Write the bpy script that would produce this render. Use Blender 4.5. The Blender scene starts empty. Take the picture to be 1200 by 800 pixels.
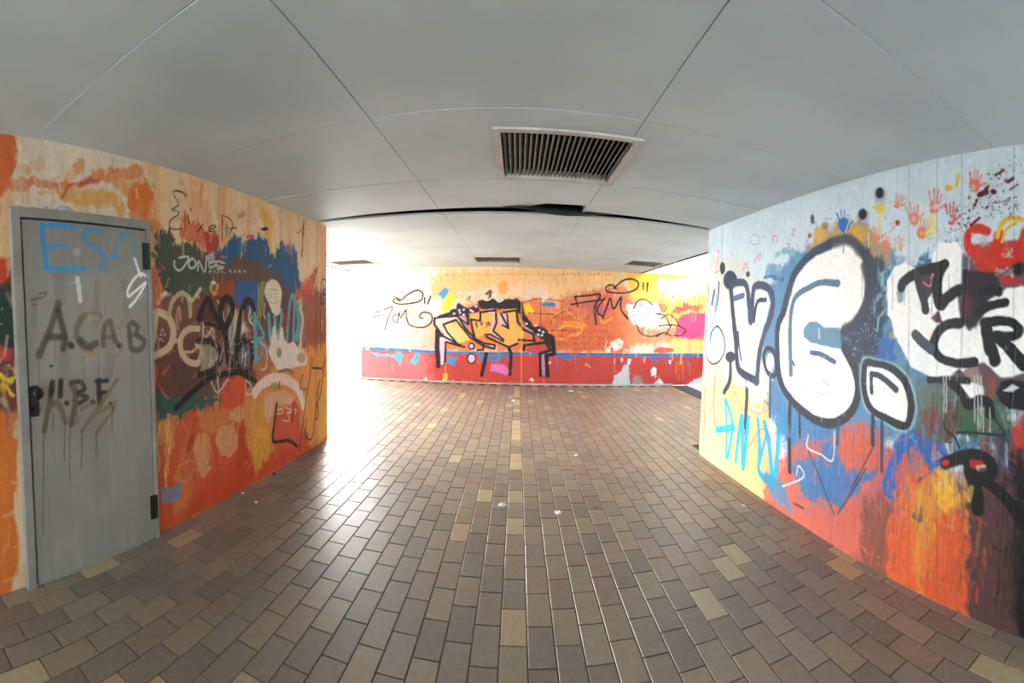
import bpy, bmesh, math, random
import numpy as np
from mathutils import Vector, Matrix

# ------------------------------------------------------------------ camera, sky, exposure
# a level phone panorama: cylindrical lens, 500 px per radian, slight pitch and roll
F_PX, YAW, PITCH, ROLL, EYE = 500.45, 0.0123, 0.0614, -0.0221, 1.549
XL, XR, YB, HC = -2.25, 2.0986, 9.50, 2.60        # left wall, right wall, back wall, ceiling height
SKY, EXPOSURE = 4.0, 1.15

scene = bpy.context.scene
COL = scene.collection


def cam_to_world(v):
    v = np.asarray(v, float)
    x, y, z = v[..., 0], v[..., 1], v[..., 2]
    c, s = math.cos(ROLL), math.sin(ROLL)
    x, z = x * c + z * s, -x * s + z * c
    c, s = math.cos(PITCH), math.sin(PITCH)
    y, z = y * c + z * s, -y * s + z * c
    c, s = math.cos(YAW), math.sin(YAW)
    return np.stack([x * c - y * s, x * s + y * c, z], -1)


def px_ray(px):
    px = np.asarray(px, float)
    th = (px[..., 0] - 600) / F_PX
    return cam_to_world(np.stack([np.sin(th), np.cos(th), (400 - px[..., 1]) / F_PX], -1))


def px_floor(x, y, z=0.0):
    d = px_ray((x, y))
    t = (z - EYE) / d[2]
    return d * t + np.array([0, 0, EYE])


cam_data = bpy.data.cameras.new('camera')
cam_data.type = 'PANO'
cam_data.panorama_type = 'CENTRAL_CYLINDRICAL'
cam_data.central_cylindrical_range_u_min = -600 / F_PX
cam_data.central_cylindrical_range_u_max = 600 / F_PX
cam_data.central_cylindrical_range_v_min = -400 / F_PX
cam_data.central_cylindrical_range_v_max = 400 / F_PX
cam_data.central_cylindrical_radius = 1.0
cam_data.clip_start = 0.02
cam_data.clip_end = 300
cam = bpy.data.objects.new('camera', cam_data)
COL.objects.link(cam)
r_, f_, u_ = (Vector(cam_to_world(a)) for a in ((1, 0, 0), (0, 1, 0), (0, 0, 1)))
m = Matrix((r_, u_, -f_)).transposed().to_4x4()
m.translation = (0, 0, EYE)
cam.matrix_world = m
scene.camera = cam

world = bpy.data.worlds.new('overcast_sky')
scene.world = world
world.use_nodes = True
bg = world.node_tree.nodes['Background']
bg.inputs['Color'].default_value = (0.80, 0.91, 1.0, 1)
bg.inputs['Strength'].default_value = SKY

# hazy daylight sun low beyond the left opening
sun_data = bpy.data.lights.new('hazy_sun', 'SUN')
sun_data.energy = 24.0
sun_data.angle = math.radians(90)
sun_data.color = (1.0, 0.98, 0.95)
sun = bpy.data.objects.new('hazy_sun', sun_data)
COL.objects.link(sun)
sun.rotation_euler = Vector((0.72, -0.82, -0.42)).to_track_quat('-Z', 'Y').to_euler()

vs = scene.view_settings
vs.view_transform = 'Standard'
vs.look = 'None'
vs.exposure = EXPOSURE
vs.gamma = 1.0
vs.use_curve_mapping = False
scene.cycles.use_denoising = True
scene.cycles.max_bounces = 10
scene.cycles.diffuse_bounces = 7
scene.cycles.glossy_bounces = 4

rng = np.random.default_rng(7)
random.seed(7)


# ------------------------------------------------------------------ helpers
def lin(c):
    c = np.asarray(c, float) / 255.0
    return np.where(c <= 0.04045, c / 12.92, ((c + 0.055) / 1.055) ** 2.4)


def tag(o, label=None, cat=None, kind=None, group=None):
    if label: o['label'] = label
    if cat: o['category'] = cat
    if kind: o['kind'] = kind
    if group: o['group'] = group
    return o


def link(name, me, mat=None, parent=None):
    o = bpy.data.objects.new(name, me)
    COL.objects.link(o)
    if mat is not None and me is not None and not me.materials:
        me.materials.append(mat)
    if parent is not None:
        o.parent = parent
    return o


def empty(name, loc=(0, 0, 0)):
    o = bpy.data.objects.new(name, None)
    COL.objects.link(o)
    o.location = loc
    o.empty_display_size = 0.1
    return o


def mesh_np(name, V, Q, C=None, flat=False):
    """mesh of quads from arrays, with an optional linear colour per vertex"""
    V = np.ascontiguousarray(V, np.float32)
    Q = np.ascontiguousarray(Q, np.int32)
    me = bpy.data.meshes.new(name)
    me.vertices.add(len(V))
    me.vertices.foreach_set('co', V.ravel())
    me.loops.add(Q.size)
    me.loops.foreach_set('vertex_index', Q.ravel())
    me.polygons.add(len(Q))
    me.polygons.foreach_set('loop_start', np.arange(0, Q.size, 4, dtype=np.int32))
    me.polygons.foreach_set('loop_total', np.full(len(Q), 4, np.int32))
    if C is not None:
        a = me.color_attributes.new('paint', 'FLOAT_COLOR', 'POINT')
        c4 = np.ones((len(V), 4), np.float32)
        c4[:, :3] = C
        a.data.foreach_set('color', c4.ravel())
    me.update(calc_edges=True)
    if flat:
        me.shade_flat()
    return me


def box_bm(bm, lo, hi, bevel=0.0):
    lo, hi = Vector(lo), Vector(hi)
    v = [bm.verts.new((x, y, z)) for x in (lo.x, hi.x) for y in (lo.y, hi.y) for z in (lo.z, hi.z)]
    fs = [(0, 1, 3, 2), (4, 6, 7, 5), (0, 4, 5, 1), (2, 3, 7, 6), (0, 2, 6, 4), (1, 5, 7, 3)]
    faces = [bm.faces.new([v[i] for i in f]) for f in fs]
    if bevel:
        es = list({e for f in faces for e in f.edges})
        bmesh.ops.bevel(bm, geom=es, offset=bevel, segments=2, affect='EDGES', profile=0.6)


def bm_mesh(name, bm):
    me = bpy.data.meshes.new(name)
    bmesh.ops.recalc_face_normals(bm, faces=bm.faces)
    bm.to_mesh(me)
    bm.free()
    return me


def box(name, lo, hi, mat, parent=None, bevel=0.0):
    bm = bmesh.new()
    box_bm(bm, lo, hi, bevel)
    return link(name, bm_mesh(name, bm), mat, parent)


# ------------------------------------------------------------------ materials (all node based)
def new_mat(name, color=(128, 128, 128), rough=0.6, spec=0.4, metal=0.0):
    mt = bpy.data.materials.new(name)
    mt.use_nodes = True
    b = mt.node_tree.nodes['Principled BSDF']
    b.inputs['Base Color'].default_value = (*lin(color), 1)
    b.inputs['Roughness'].default_value = rough
    b.inputs['Metallic'].default_value = metal
    b.inputs['Specular IOR Level'].default_value = spec
    return mt


def N(mt, kind, **kw):
    n = mt.node_tree.nodes.new(kind)
    for k, v in kw.items():
        if k in n.inputs.keys():
            n.inputs[k].default_value = v
        else:
            setattr(n, k, v)
    return n


def L(mt, a, ao, b, bi):
    mt.node_tree.links.new(a.outputs[ao], b.inputs[bi])


def add_bump(mt, scale=40, strength=0.15, dist=0.01, detail=5):
    b = mt.node_tree.nodes['Principled BSDF']
    tc = N(mt, 'ShaderNodeTexCoord')
    nz = N(mt, 'ShaderNodeTexNoise', Scale=scale, Detail=detail)
    bp = N(mt, 'ShaderNodeBump', Strength=strength, Distance=dist)
    L(mt, tc, 'Object', nz, 'Vector')
    L(mt, nz, 'Fac', bp, 'Height')
    L(mt, bp, 'Normal', b, 'Normal')
    return nz


def mottle(mt, c1, c2, scale=3.0, detail=6, lo=0.35, hi=0.65):
    b = mt.node_tree.nodes['Principled BSDF']
    tc = N(mt, 'ShaderNodeTexCoord')
    nz = N(mt, 'ShaderNodeTexNoise', Scale=scale, Detail=detail)
    cr = N(mt, 'ShaderNodeValToRGB')
    cr.color_ramp.elements[0].position = lo
    cr.color_ramp.elements[0].color = (*lin(c1), 1)
    cr.color_ramp.elements[1].position = hi
    cr.color_ramp.elements[1].color = (*lin(c2), 1)
    L(mt, tc, 'Object', nz, 'Vector')
    L(mt, nz, 'Fac', cr, 'Fac')
    L(mt, cr, 'Color', b, 'Base Color')
    return mt


def attr_mat(name, rough, spec, bump_scale=45, bump=0.12, mot=0.12):
    """colour comes from the paint laid on the surface; nodes add fine blotches and relief"""
    mt = new_mat(name, rough=rough, spec=spec)
    b = mt.node_tree.nodes['Principled BSDF']
    at = N(mt, 'ShaderNodeAttribute')
    at.attribute_name = 'paint'
    tc = N(mt, 'ShaderNodeTexCoord')
    nz = N(mt, 'ShaderNodeTexNoise', Scale=28.0, Detail=7.0, Roughness=0.7)
    mr = N(mt, 'ShaderNodeMapRange')
    mr.inputs['From Min'].default_value = 0.3
    mr.inputs['From Max'].default_value = 0.7
    mr.inputs['To Min'].default_value = 1.0 - mot
    mr.inputs['To Max'].default_value = 1.0 + mot * 0.5
    vm = N(mt, 'ShaderNodeVectorMath', operation='SCALE')
    L(mt, tc, 'Object', nz, 'Vector')
    L(mt, nz, 'Fac', mr, 'Value')
    L(mt, at, 'Color', vm, 0)
    L(mt, mr, 'Result', vm, 'Scale')
    L(mt, vm, 'Vector', b, 'Base Color')
    add_bump(mt, bump_scale, bump, 0.006)
    return mt


M_WALL = attr_mat('painted_concrete', 0.55, 0.35)
M_DOOR = attr_mat('door_enamel', 0.42, 0.4, 90, 0.04, 0.05)
M_BRICK = attr_mat('clay_paver', 0.38, 0.55, 70, 0.12, 0.16)
M_CONC = mottle(new_mat('raw_concrete', rough=0.8, spec=0.2), (150, 150, 146), (182, 181, 176), 2.5)
add_bump(M_CONC, 30, 0.2)
M_JOINT = mottle(new_mat('sand_joint', rough=0.9, spec=0.1), (66, 58, 50), (92, 82, 72), 12)
M_GROUND = mottle(new_mat('pale_paving', rough=0.8, spec=0.2), (206, 205, 200), (222, 221, 216), 1.2)
M_PANEL = mottle(new_mat('ceiling_board', rough=0.62, spec=0.3), (184, 197, 203), (199, 211, 216), 1.3)
add_bump(M_PANEL, 14, 0.05)
M_VOID = new_mat('shade_dark_void', (26, 26, 26), 0.95, 0.05)  # near-black colour stands in for shade inside ceiling, grille and door gaps
M_COVER = mottle(new_mat('grey_joint_cover', rough=0.6, spec=0.3), (40, 43, 42), (62, 66, 63), 5)
M_VENT = mottle(new_mat('vent_frame_metal', rough=0.45, spec=0.4), (172, 174, 170), (196, 198, 194), 6)
M_SLAT = mottle(new_mat('vent_slat_metal', rough=0.5, spec=0.4), (96, 98, 94), (122, 124, 118), 8)
M_FRAME = mottle(new_mat('door_frame_enamel', rough=0.45, spec=0.4), (130, 129, 122), (148, 146, 138), 5)
M_BLACK = new_mat('black_plastic', (22, 22, 23), 0.4, 0.4)
add_bump(M_BLACK, 60, 0.05)
M_ASPH = mottle(new_mat('dark_asphalt', rough=0.85, spec=0.2), (62, 64, 70), (84, 86, 92), 20)
M_KERB = mottle(new_mat('whitewashed_kerb', rough=0.7, spec=0.2), (196, 200, 204), (222, 224, 226), 6)
M_PAPER = mottle(new_mat('crumpled_paper', rough=0.8, spec=0.2), (212, 210, 204), (238, 236, 230), 40)
M_BUTT = mottle(new_mat('dry_leaf', rough=0.8, spec=0.2), (120, 96, 66), (150, 120, 84), 60)


# ------------------------------------------------------------------ paint canvases
def crop(x0, y0, sc):
    """digitised points of a stretch of wall: 'a,b a,b' -> photograph pixels"""
    def f(s):
        return [(x0 + float(a) / sc, y0 + float(b) / sc) for a, b in (q.split(',') for q in s.split())]
    return f


def PX(s):
    return [tuple(map(float, q.split(','))) for q in s.split()]


def catmull(P, n=8, closed=False):
    P = np.asarray(P, float)
    if len(P) < 3:
        return P
    Q = np.vstack([P[-1], P, P[0], P[1]]) if closed else np.vstack([2 * P[0] - P[1], P, 2 * P[-1] - P[-2]])
    out = []
    t = np.linspace(0, 1, n, endpoint=False)[:, None]
    for i in range(len(Q) - 3):
        a, b, c, d = Q[i:i + 4]
        out.append(0.5 * (2 * b + (c - a) * t + (2 * a - 5 * b + 4 * c - d) * t ** 2 + (3 * b - a - 3 * c + d) * t ** 3))
    out.append(Q[-2][None])
    return np.vstack(out)


class Canvas:
    def __init__(self, axis, val, s0, s1, z0, z1, res, base, gain=1.0, gamma=1.0):
        self.gamma = gamma
        self.axis, self.val, self.s0, self.z0, self.res, self.gain = axis, val, s0, z0, res, gain
        self.nx = int(round((s1 - s0) / res)) + 1
        self.nz = int(round((z1 - z0) / res)) + 1
        self.img = np.empty((self.nz, self.nx, 3))
        self.img[:] = lin(base)
        self.masks, self.cur = [], None
        self.groove = np.zeros(self.nx)
        self._n = {}

    # --- coordinates
    def uv(self, px):
        d = px_ray(np.asarray(px, float))
        t = self.val / d[..., 0] if self.axis == 'x' else self.val / d[..., 1]
        P = d * t[..., None] + np.array([0, 0, EYE])
        s = P[..., 1] if self.axis == 'x' else P[..., 0]
        return np.stack([(s - self.s0) / self.res, (P[..., 2] - self.z0) / self.res], -1)

    def px2cell(self, px):
        d = px_ray(np.asarray(px, float))
        t = self.val / d[..., 0] if self.axis == 'x' else self.val / d[..., 1]
        r = np.hypot(d[..., 0], d[..., 1]) * t
        return float(np.mean(r)) / F_PX / self.res

    # --- noise
    def noise(self, cx, cz=None):
        cz = cz or cx
        key = (cx, cz)
        if key not in self._n:
            w, h = max(2, int(self.nx * self.res / cx) + 3), max(2, int(self.nz * self.res / cz) + 3)
            g = rng.random((h, w))
            X = np.arange(self.nx) * self.res / cx
            Z = np.arange(self.nz) * self.res / cz
            xi, zi = X.astype(int), Z.astype(int)
            fx, fz = X - xi, Z - zi
            fx, fz = fx * fx * (3 - 2 * fx), fz * fz * (3 - 2 * fz)
            a = g[zi][:, xi] * (1 - fx) + g[zi][:, xi + 1] * fx
            b = g[zi + 1][:, xi] * (1 - fx) + g[zi + 1][:, xi + 1] * fx
            self._n[key] = a * (1 - fz[:, None]) + b * fz[:, None]
        return self._n[key]

    def fbm(self):
        if 'fbm' not in self._n:
            k = max(self.res / 0.006, 1)
            self._n['fbm'] = (0.45 * self.noise(.16) + 0.3 * self.noise(.06) + 0.25 * self.noise(.022 * k)) - 0.5
        return self._n['fbm']

    # --- pieces
    def piece(self, name, label=None):
        self.cur = dict(name=name, label=label, mask=np.zeros((self.nz, self.nx), np.float32))
        self.masks.append(self.cur)
        return self

    def end(self):
        self.cur = None

    def _put(self, x0, x1, z0, z1, a, col):
        c = lin(col)
        v = self.img[z0:z1, x0:x1]
        v += (c - v) * a[..., None]
        if self.cur is not None:
            mk = self.cur['mask'][z0:z1, x0:x1]
            np.maximum(mk, a, out=mk)

    def _box(self, P, pad):
        x0 = max(0, int(P[:, 0].min() - pad)); x1 = min(self.nx, int(P[:, 0].max() + pad) + 2)
        z0 = max(0, int(P[:, 1].min() - pad)); z1 = min(self.nz, int(P[:, 1].max() + pad) + 2)
        return x0, x1, z0, z1

    def _dist(self, P, x0, x1, z0, z1):
        X, Z = np.meshgrid(np.arange(x0, x1, dtype=np.float32), np.arange(z0, z1, dtype=np.float32))
        D = np.full(X.shape, 1e9, np.float32)
        for (ax, az), (bx, bz) in zip(P[:-1], P[1:]):
            dx, dz = bx - ax, bz - az
            l2 = dx * dx + dz * dz + 1e-9
            t = np.clip(((X - ax) * dx + (Z - az) * dz) / l2, 0, 1)
            np.minimum(D, (X - ax - t * dx) ** 2 + (Z - az - t * dz) ** 2, out=D)
        return np.sqrt(D), X, Z

    # --- brushes (widths in photograph pixels at that place of the wall)
    def stroke(self, pts, w, col, a=1.0, soft=0.25, smooth=True, dry=0.0, closed=False, wob=0.12):
        k = self.px2cell(pts)
        P = self.uv(pts)
        if closed and not smooth:
            P = np.vstack([P, P[:1]])
        if smooth and len(P) > 2:
            P = catmull(P, 7, closed)
        if len(P) == 1:
            P = np.vstack([P, P + 0.01])
        hw = max(w * (1.18 if w >= 3 else 1.05) * k / 2, 0.55)
        pad = hw * (1.3 + soft) + 2
        b = self._box(P, pad)
        if b[0] >= b[1] or b[2] >= b[3]:
            return
        D, X, Z = self._dist(P, *b)
        sl = (slice(b[2], b[3]), slice(b[0], b[1]))
        D = D + self.fbm()[sl] * hw * wob * 4
        fe = max(soft * hw, 0.7)
        al = np.clip((hw + fe * 0.5 - D) / fe, 0, 1)
        al = al * al * (3 - 2 * al) * a
        if dry:
            al = al * np.clip((self.noise(.014, .03)[sl] * .6 + self.noise(.05)[sl] * .4 - dry * .62) * 7 + .5, 0, 1)
        self._put(*b, al, col)

    def fill(self, pts, col, a=1.0, soft=2.0, rough=4.0, smooth=False, dry=0.0, streak=0.0):
        k = self.px2cell(pts)
        P = self.uv(pts)
        if smooth:
            P = catmull(P, 7, True)
        P = np.vstack([P, P[:1]])
        b = self._box(P, (soft + rough) * k + 2)
        if b[0] >= b[1] or b[2] >= b[3]:
            return
        D, X, Z = self._dist(P, *b)
        ins = np.zeros(X.shape, bool)
        for (ax, az), (bx, bz) in zip(P[:-1], P[1:]):
            if az == bz:
                continue
            ins ^= ((az > Z) != (bz > Z)) & (X < (bx - ax) * (Z - az) / (bz - az) + ax)
        sl = (slice(b[2], b[3]), slice(b[0], b[1]))
        sd = np.where(ins, D, -D) + self.fbm()[sl] * rough * k * 2
        if streak:
            sd = sd + (self.noise(.025, .3)[sl] - .5) * streak * k * 2
        fe = max(soft * k, 0.7)
        al = np.clip(sd / fe + .5, 0, 1)
        al = al * al * (3 - 2 * al) * a
        if dry:
            al = al * np.clip((self.noise(.014, .03)[sl] * .5 + self.noise(.07)[sl] * .5 - dry * .62) * 6 + .5, 0, 1)
        self._put(*b, al, col)

    def oval(self, c, rx, ry, col, **kw):
        pts = [(c[0] + rx * math.cos(t), c[1] + ry * math.sin(t)) for t in np.linspace(0, 2 * math.pi, 18, endpoint=False)]
        self.fill(pts, col, **kw)

    def splat(self, pts, n, r0, r1, cols, a=0.9, line=False, spread=6):
        """droplets in a polygon of pixels (or along a line of them)"""
        pts = np.asarray(pts, float)
        lo, hi = pts.min(0), pts.max(0)
        for i in range(n):
            if line:
                j = random.randrange(len(pts) - 1)
                t = random.random()
                q = pts[j] * (1 - t) + pts[j + 1] * t + np.array([random.gauss(0, spread), random.gauss(0, spread)])
            else:
                q = lo + (hi - lo) * rng.random(2)
            r = r0 + (r1 - r0) * random.random() ** 3
            c = cols[random.randrange(len(cols))]
            dx, dy = random.uniform(-1, 1) * r, random.uniform(-.3, 1.5) * r
            self.stroke([tuple(q), (q[0] + dx, q[1] + dy)], 2 * r * random.uniform(.6, 1), c, a=a * random.uniform(.6, 1), soft=.4)

    def warp(self, amp=.02):
        """ragged, hand-rolled edges: shift the coats laid so far by a few centimetres of noise"""
        k = amp / self.res
        dx = ((self.noise(.13) - .5) * 2 + (self.noise(.045) - .5) * 1.2 + (self.noise(.03, .2) - .5)) * k
        dz = ((self.noise(.11, .12) - .5) * 2 + (self.noise(.04, .05) - .5) * 1.2 + (self.noise(.02, .35) - .5) * 1.0) * k
        zi, xi = np.mgrid[0:self.nz, 0:self.nx]
        xi = np.clip((xi + dx).round().astype(int), 0, self.nx - 1)
        zi = np.clip((zi + dz).round().astype(int), 0, self.nz - 1)
        self.img = self.img[zi, xi]
        for pc in self.masks:
            pc['mask'] = pc['mask'][zi, xi]

    def flecks(self, n, reach=.06, l0=.02, l1=.12, w0=.003, w1=.014, a=.6, vert=.75, box=None):
        """short brush marks that drag neighbouring colours into each other"""
        zmax, xmax = self.nz - 1, self.nx - 1
        bx = (0, xmax, 0, zmax)
        if box:
            q = self.uv(np.array(box, float))
            bx = (max(0, q[:, 0].min()), min(xmax, q[:, 0].max()), max(0, q[:, 1].min()), min(zmax, q[:, 1].max()))
        for _ in range(n):
            x, z = random.uniform(bx[0], bx[1]), random.uniform(bx[2], bx[3])
            sx = int(np.clip(x + random.gauss(0, reach) / self.res, 0, xmax))
            sz = int(np.clip(z + random.gauss(0, reach) / self.res, 0, zmax))
            c = self.img[sz, sx] * random.uniform(.85, 1.15)
            t = math.pi / 2 + random.gauss(0, .12) if random.random() < vert else random.uniform(0, 3.14)
            l = random.uniform(l0, l1) / self.res
            hw = max(.6, random.uniform(w0, w1) / self.res)
            ex, ez = x + math.cos(t) * l, z - math.sin(t) * l
            P = np.array([(x, z), (ex, ez)])
            b = self._box(P, hw + 2)
            if b[0] >= b[1] or b[2] >= b[3]:
                continue
            D, X, Z = self._dist(P, *b)
            al = np.clip((hw + .5 - D) / 1.2, 0, 1) * a * random.uniform(.4, 1)
            v = self.img[b[2]:b[3], b[0]:b[1]]
            v += (c - v) * al[..., None]

    def weather(self, amt=.12):
        f = 1 + amt * ((self.noise(.02, .5) - .5) + (self.noise(.3) - .5) + 1.2 * self.fbm())
        self.img *= f[..., None]

    def drips(self, xs, y0, y1, w, col, a=.85):
        for x in xs:
            e = y0 + (y1 - y0) * random.uniform(.4, 1)
            self.stroke([(x, y0), (x + .3, (y0 + e) / 2), (x, e)], w * random.uniform(.6, 1.1), col, a=a, soft=.5)

    def scribble(self, x0, x1, y, h, w, col, a=.8, step=3.0):
        """a word too small to read: letters of three or four short strokes"""
        x = x0
        while x < x1:
            n = random.choice((3, 4, 4))
            p = [(x + random.uniform(0, step * .8), y + random.uniform(-h, h) / 2) for _ in range(n)]
            self.stroke(p, w, col, a=a, soft=.4, smooth=False)
            x += step * random.uniform(1.0, 1.5)

    def hand(self, c, s, col, a=.9, rot=0.0, inner=None):
        """print of an open hand: palm, four fingers and a thumb (s = palm radius in px)"""
        def T(x, y):
            cs, sn = math.cos(rot), math.sin(rot)
            return (c[0] + s * (x * cs - y * sn), c[1] + s * (x * sn + y * cs))
        self.fill([T(-.8, -.5), T(-.3, -.9), (T(.5, -.8)), T(.8, -.2), T(.6, .8), T(0, 1.05), T(-.6, .7)], col, a=a, soft=s * .4, rough=s * .5, smooth=True, dry=.5)
        for ax, ay, bx, by in ((-.65, -.8, -1.0, -2.1), (-.2, -.95, -.3, -2.6), (.25, -.95, .3, -2.5), (.65, -.7, .85, -2.0), (.75, .1, 1.7, -.6)):
            self.stroke([T(ax, ay), T(bx * random.uniform(.9, 1.1), by * random.uniform(.8, 1.1))], s * random.uniform(.28, .42), col, a=a * random.uniform(.6, 1), soft=.7, dry=.38)
        if inner:
            self.oval(c, s * .35, s * .4, inner, a=.7, soft=s * .4, rough=s * .2)

    # --- geometry
    def points(self, wrap=None):
        X = self.s0 + np.arange(self.nx) * self.res
        Z = self.z0 + np.arange(self.nz) * self.res
        S, ZZ = np.meshgrid(X, Z)
        out = np.empty((self.nz, self.nx, 3))
        off = np.zeros(S.shape) + self.groove[None]
        sgn = np.sign(self.val)
        if self.axis == 'x':
            y = S.copy()
            nx_, ny_ = -sgn * np.ones(S.shape), np.zeros(S.shape)
            if wrap:
                s0, R = wrap
                t = np.clip((S - s0) / R, 0, None)
                y = np.where(S > s0, s0 + R * np.sin(t), S)
                off2 = np.where(S > s0, R * (1 - np.cos(t)), 0)
                nx_, ny_ = -sgn * np.cos(t), np.sin(t)
            else:
                off2 = 0
            out[..., 0] = self.val + sgn * (off + off2)
            out[..., 1] = y
            self.nrm = np.stack([nx_, ny_, np.zeros(S.shape)], -1)
        else:
            out[..., 0] = S
            out[..., 1] = self.val + off
            self.nrm = np.zeros(S.shape + (3,))
            self.nrm[..., 1] = -1
        out[..., 2] = ZZ
        return out

    def build(self, name, mat, parent=None, wrap=None, extra=None, cut=None):
        """the wall as one mesh, and each piece of graffiti as a coat of paint on it"""
        P = self.points(wrap)
        col = np.clip(np.clip(self.img, 0, 1) ** self.gamma * self.gain, 0.004, 0.92)
        idx = np.arange(self.nz * self.nx).reshape(self.nz, self.nx)
        Q = np.stack([idx[:-1, :-1], idx[:-1, 1:], idx[1:, 1:], idx[1:, :-1]], -1)
        keep = np.ones((self.nz - 1, self.nx - 1), bool)
        coats = []
        top = np.zeros((self.nz - 1, self.nx - 1), np.int32)
        for i, pc in enumerate(self.masks):
            mk = pc['mask'] > .45
            cell = mk[:-1, :-1] | mk[1:, 1:]
            if cell.sum() < 12:
                continue
            top[cell] = i + 1
        for i, pc in enumerate(self.masks):
            cell = top == i + 1
            if cell.sum() < 12:
                continue
            coats.append((pc, cell))
            er = cell.copy()
            for _ in range(2):
                e2 = er.copy()
                e2[1:] &= er[:-1]; e2[:-1] &= er[1:]; e2[:, 1:] &= er[:, :-1]; e2[:, :-1] &= er[:, 1:]
                er = e2
            keep &= ~er

        def sub(nm, cell, off):
            q = Q[cell].reshape(-1, 4)
            u, inv = np.unique(q, return_inverse=True)
            V = (P + self.nrm * off).reshape(-1, 3)[u]
            return V, inv.reshape(-1, 4), col.reshape(-1, 3)[u]
        V, q, C = sub(name, keep, 0)
        if extra:
            ev, eq, ec = extra
            q = np.vstack([q, np.array(eq) + len(V)])
            V = np.vstack([V, ev])
            C = np.vstack([C, lin(ec) * np.ones((len(ev), 3))])
        o = link(name, mesh_np(name, V, q, C), mat, parent)
        for i, (pc, cell) in enumerate(coats):
            V, q, C = sub(pc['name'], cell, 0.0012)
            c = link(pc['name'], mesh_np(pc['name'], V, q, C), mat, o)
            if pc['label']:
                c['label'] = pc['label']
        return o


# ------------------------------------------------------------------ wall_right: big white bubble letters on pale blue
WRAP_AT, WRAP_R = 4.38, 0.46
LWRAP_AT = 4.60
WRAP_END = WRAP_AT + WRAP_R * math.radians(80)


def wall_extra(val, c_rear, res_s0, WRAP_AT=WRAP_AT):
    """rear stretch of a side wall behind the photographer and its return round the rounded end"""
    s = math.copysign(1, val)
    t = math.radians(80)
    xe, ye = val + s * WRAP_R * (1 - math.cos(t)), WRAP_AT + WRAP_R * math.sin(t)
    zt = 3.0
    ev = [(val, -4.2, 0), (val, res_s0, 0), (val, res_s0, HC), (val, -4.2, HC),
          (xe, ye, 0), (s * 9.0, ye + .1, 0), (s * 9.0, ye + .1, HC), (xe, ye, HC),
          (val, -4.2, HC), (val, WRAP_AT, HC), (val, WRAP_AT, zt), (val, -4.2, zt),
          (s * 9.0, -4.2, 0), (val, -4.2, 0), (val, -4.2, zt), (s * 9.0, -4.2, zt),
          (val, WRAP_AT, HC), (s * 9., ye + .1, HC), (s * 9., ye + .1, zt), (val, WRAP_AT, zt)]
    eq = [(i, i + 1, i + 2, i + 3) for i in range(0, 20, 4)]
    return np.array(ev, float), eq, c_rear


R = Canvas('x', XR, -0.1, WRAP_END, 0, HC, .0065, (206, 221, 230), gamma=1.22)
K1b = crop(815, 195, 3.81); K2b = crop(815, 395, 3.72); K3b = crop(1000, 195, 3.81); K4b = crop(1000, 395, 3.72)
K2 = crop(820, 280, 6.667); K3 = crop(820, 380, 6.667); K4 = crop(960, 270, 6.667); K5 = crop(960, 390, 6.667)
K6 = crop(1040, 290, 6.667); K7 = crop(1040, 400, 6.667); K8 = crop(1040, 490, 6.667); R8 = crop(980, 195, 5.4545)
INK, SLATE, WHITE = (24, 34, 44), (40, 56, 82), (249, 248, 246)

# coats of old paint
R.fill(PX('830,300 870,300 900,340 905,480 890,800 815,800 815,300'), (214, 212, 205), a=.8, soft=14, rough=10)
R.fill(PX('812,455 862,440 905,470 905,520 915,560 925,800 812,800'), (230, 197, 146), soft=12, rough=12)
R.fill(PX('820,420 850,420 850,600 820,600'), (226, 200, 165), a=.7, soft=8, rough=8)
R.fill(PX('905,420 935,470 1010,500 1010,560 930,545 900,480'), (84, 142, 188), soft=10, rough=14)
R.fill(PX('880,375 925,300 975,280 1030,290 1060,310 1120,300 1130,440 1075,520 1010,520 985,500 925,480 905,440'), (104, 150, 186), soft=10, rough=12)
R.fill(PX('895,560 930,520 990,505 1050,520 1060,800 895,800'), (206, 108, 88), a=.95, soft=7, rough=14)
R.fill(PX('925,545 960,535 1000,560 985,590 940,580'), (82, 132, 178), soft=7, rough=12)
R.fill(PX('960,520 1000,505 1030,545 1000,585 975,560'), (76, 128, 182), soft=6, rough=10)
R.fill(PX('985,500 1005,492 1030,510 1050,540 1040,548 990,552 980,525'), (212, 112, 88), soft=4, rough=7)
R.fill(PX('1045,520 1075,500 1100,485 1115,545 1085,560 1055,590 1030,575'), (44, 116, 190), soft=5, rough=7)
R.fill(PX('1010,585 1030,570 1050,600 1045,800 1005,800'), (150, 96, 84), soft=8, rough=10)
R.fill(PX('1048,600 1056,530 1078,526 1092,560 1110,570 1100,800 1030,800 1040,620'), (222, 112, 68), soft=3, rough=6)
R.fill(PX('1066,570 1090,556 1140,545 1142,606 1125,800 1080,800 1070,610'), (214, 150, 74), soft=5, rough=8)
R.fill(PX('1095,560 1115,548 1122,585 1112,610 1098,590'), (232, 188, 64), soft=5, rough=6)
R.fill(PX('1090,604 1130,596 1140,800 1120,800 1080,690'), (206, 86, 60), a=.8, soft=8, rough=10)
R.fill(PX('1136,545 1165,540 1300,545 1300,800 1136,800'), (98, 72, 72), soft=8, rough=9)
R.fill(PX('1085,330 1125,300 1300,290 1300,460 1180,480 1125,440 1095,410'), (92, 66, 84), a=.9, soft=8, rough=8)
R.fill(PX('1070,440 1110,436 1135,450 1150,470 1120,520 1076,505'), (110, 122, 110), soft=8, rough=10)
R.fill(PX('1105,468 1180,455 1188,505 1165,515 1108,508'), (72, 112, 92), soft=5, rough=7)
R.fill(PX('1118,512 1165,512 1160,530 1150,535 1120,530'), (96, 150, 178), soft=4, rough=5)
R.fill(PX('1165,505 1300,505 1300,548 1168,552'), (66, 78, 104), soft=5, rough=6)
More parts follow.
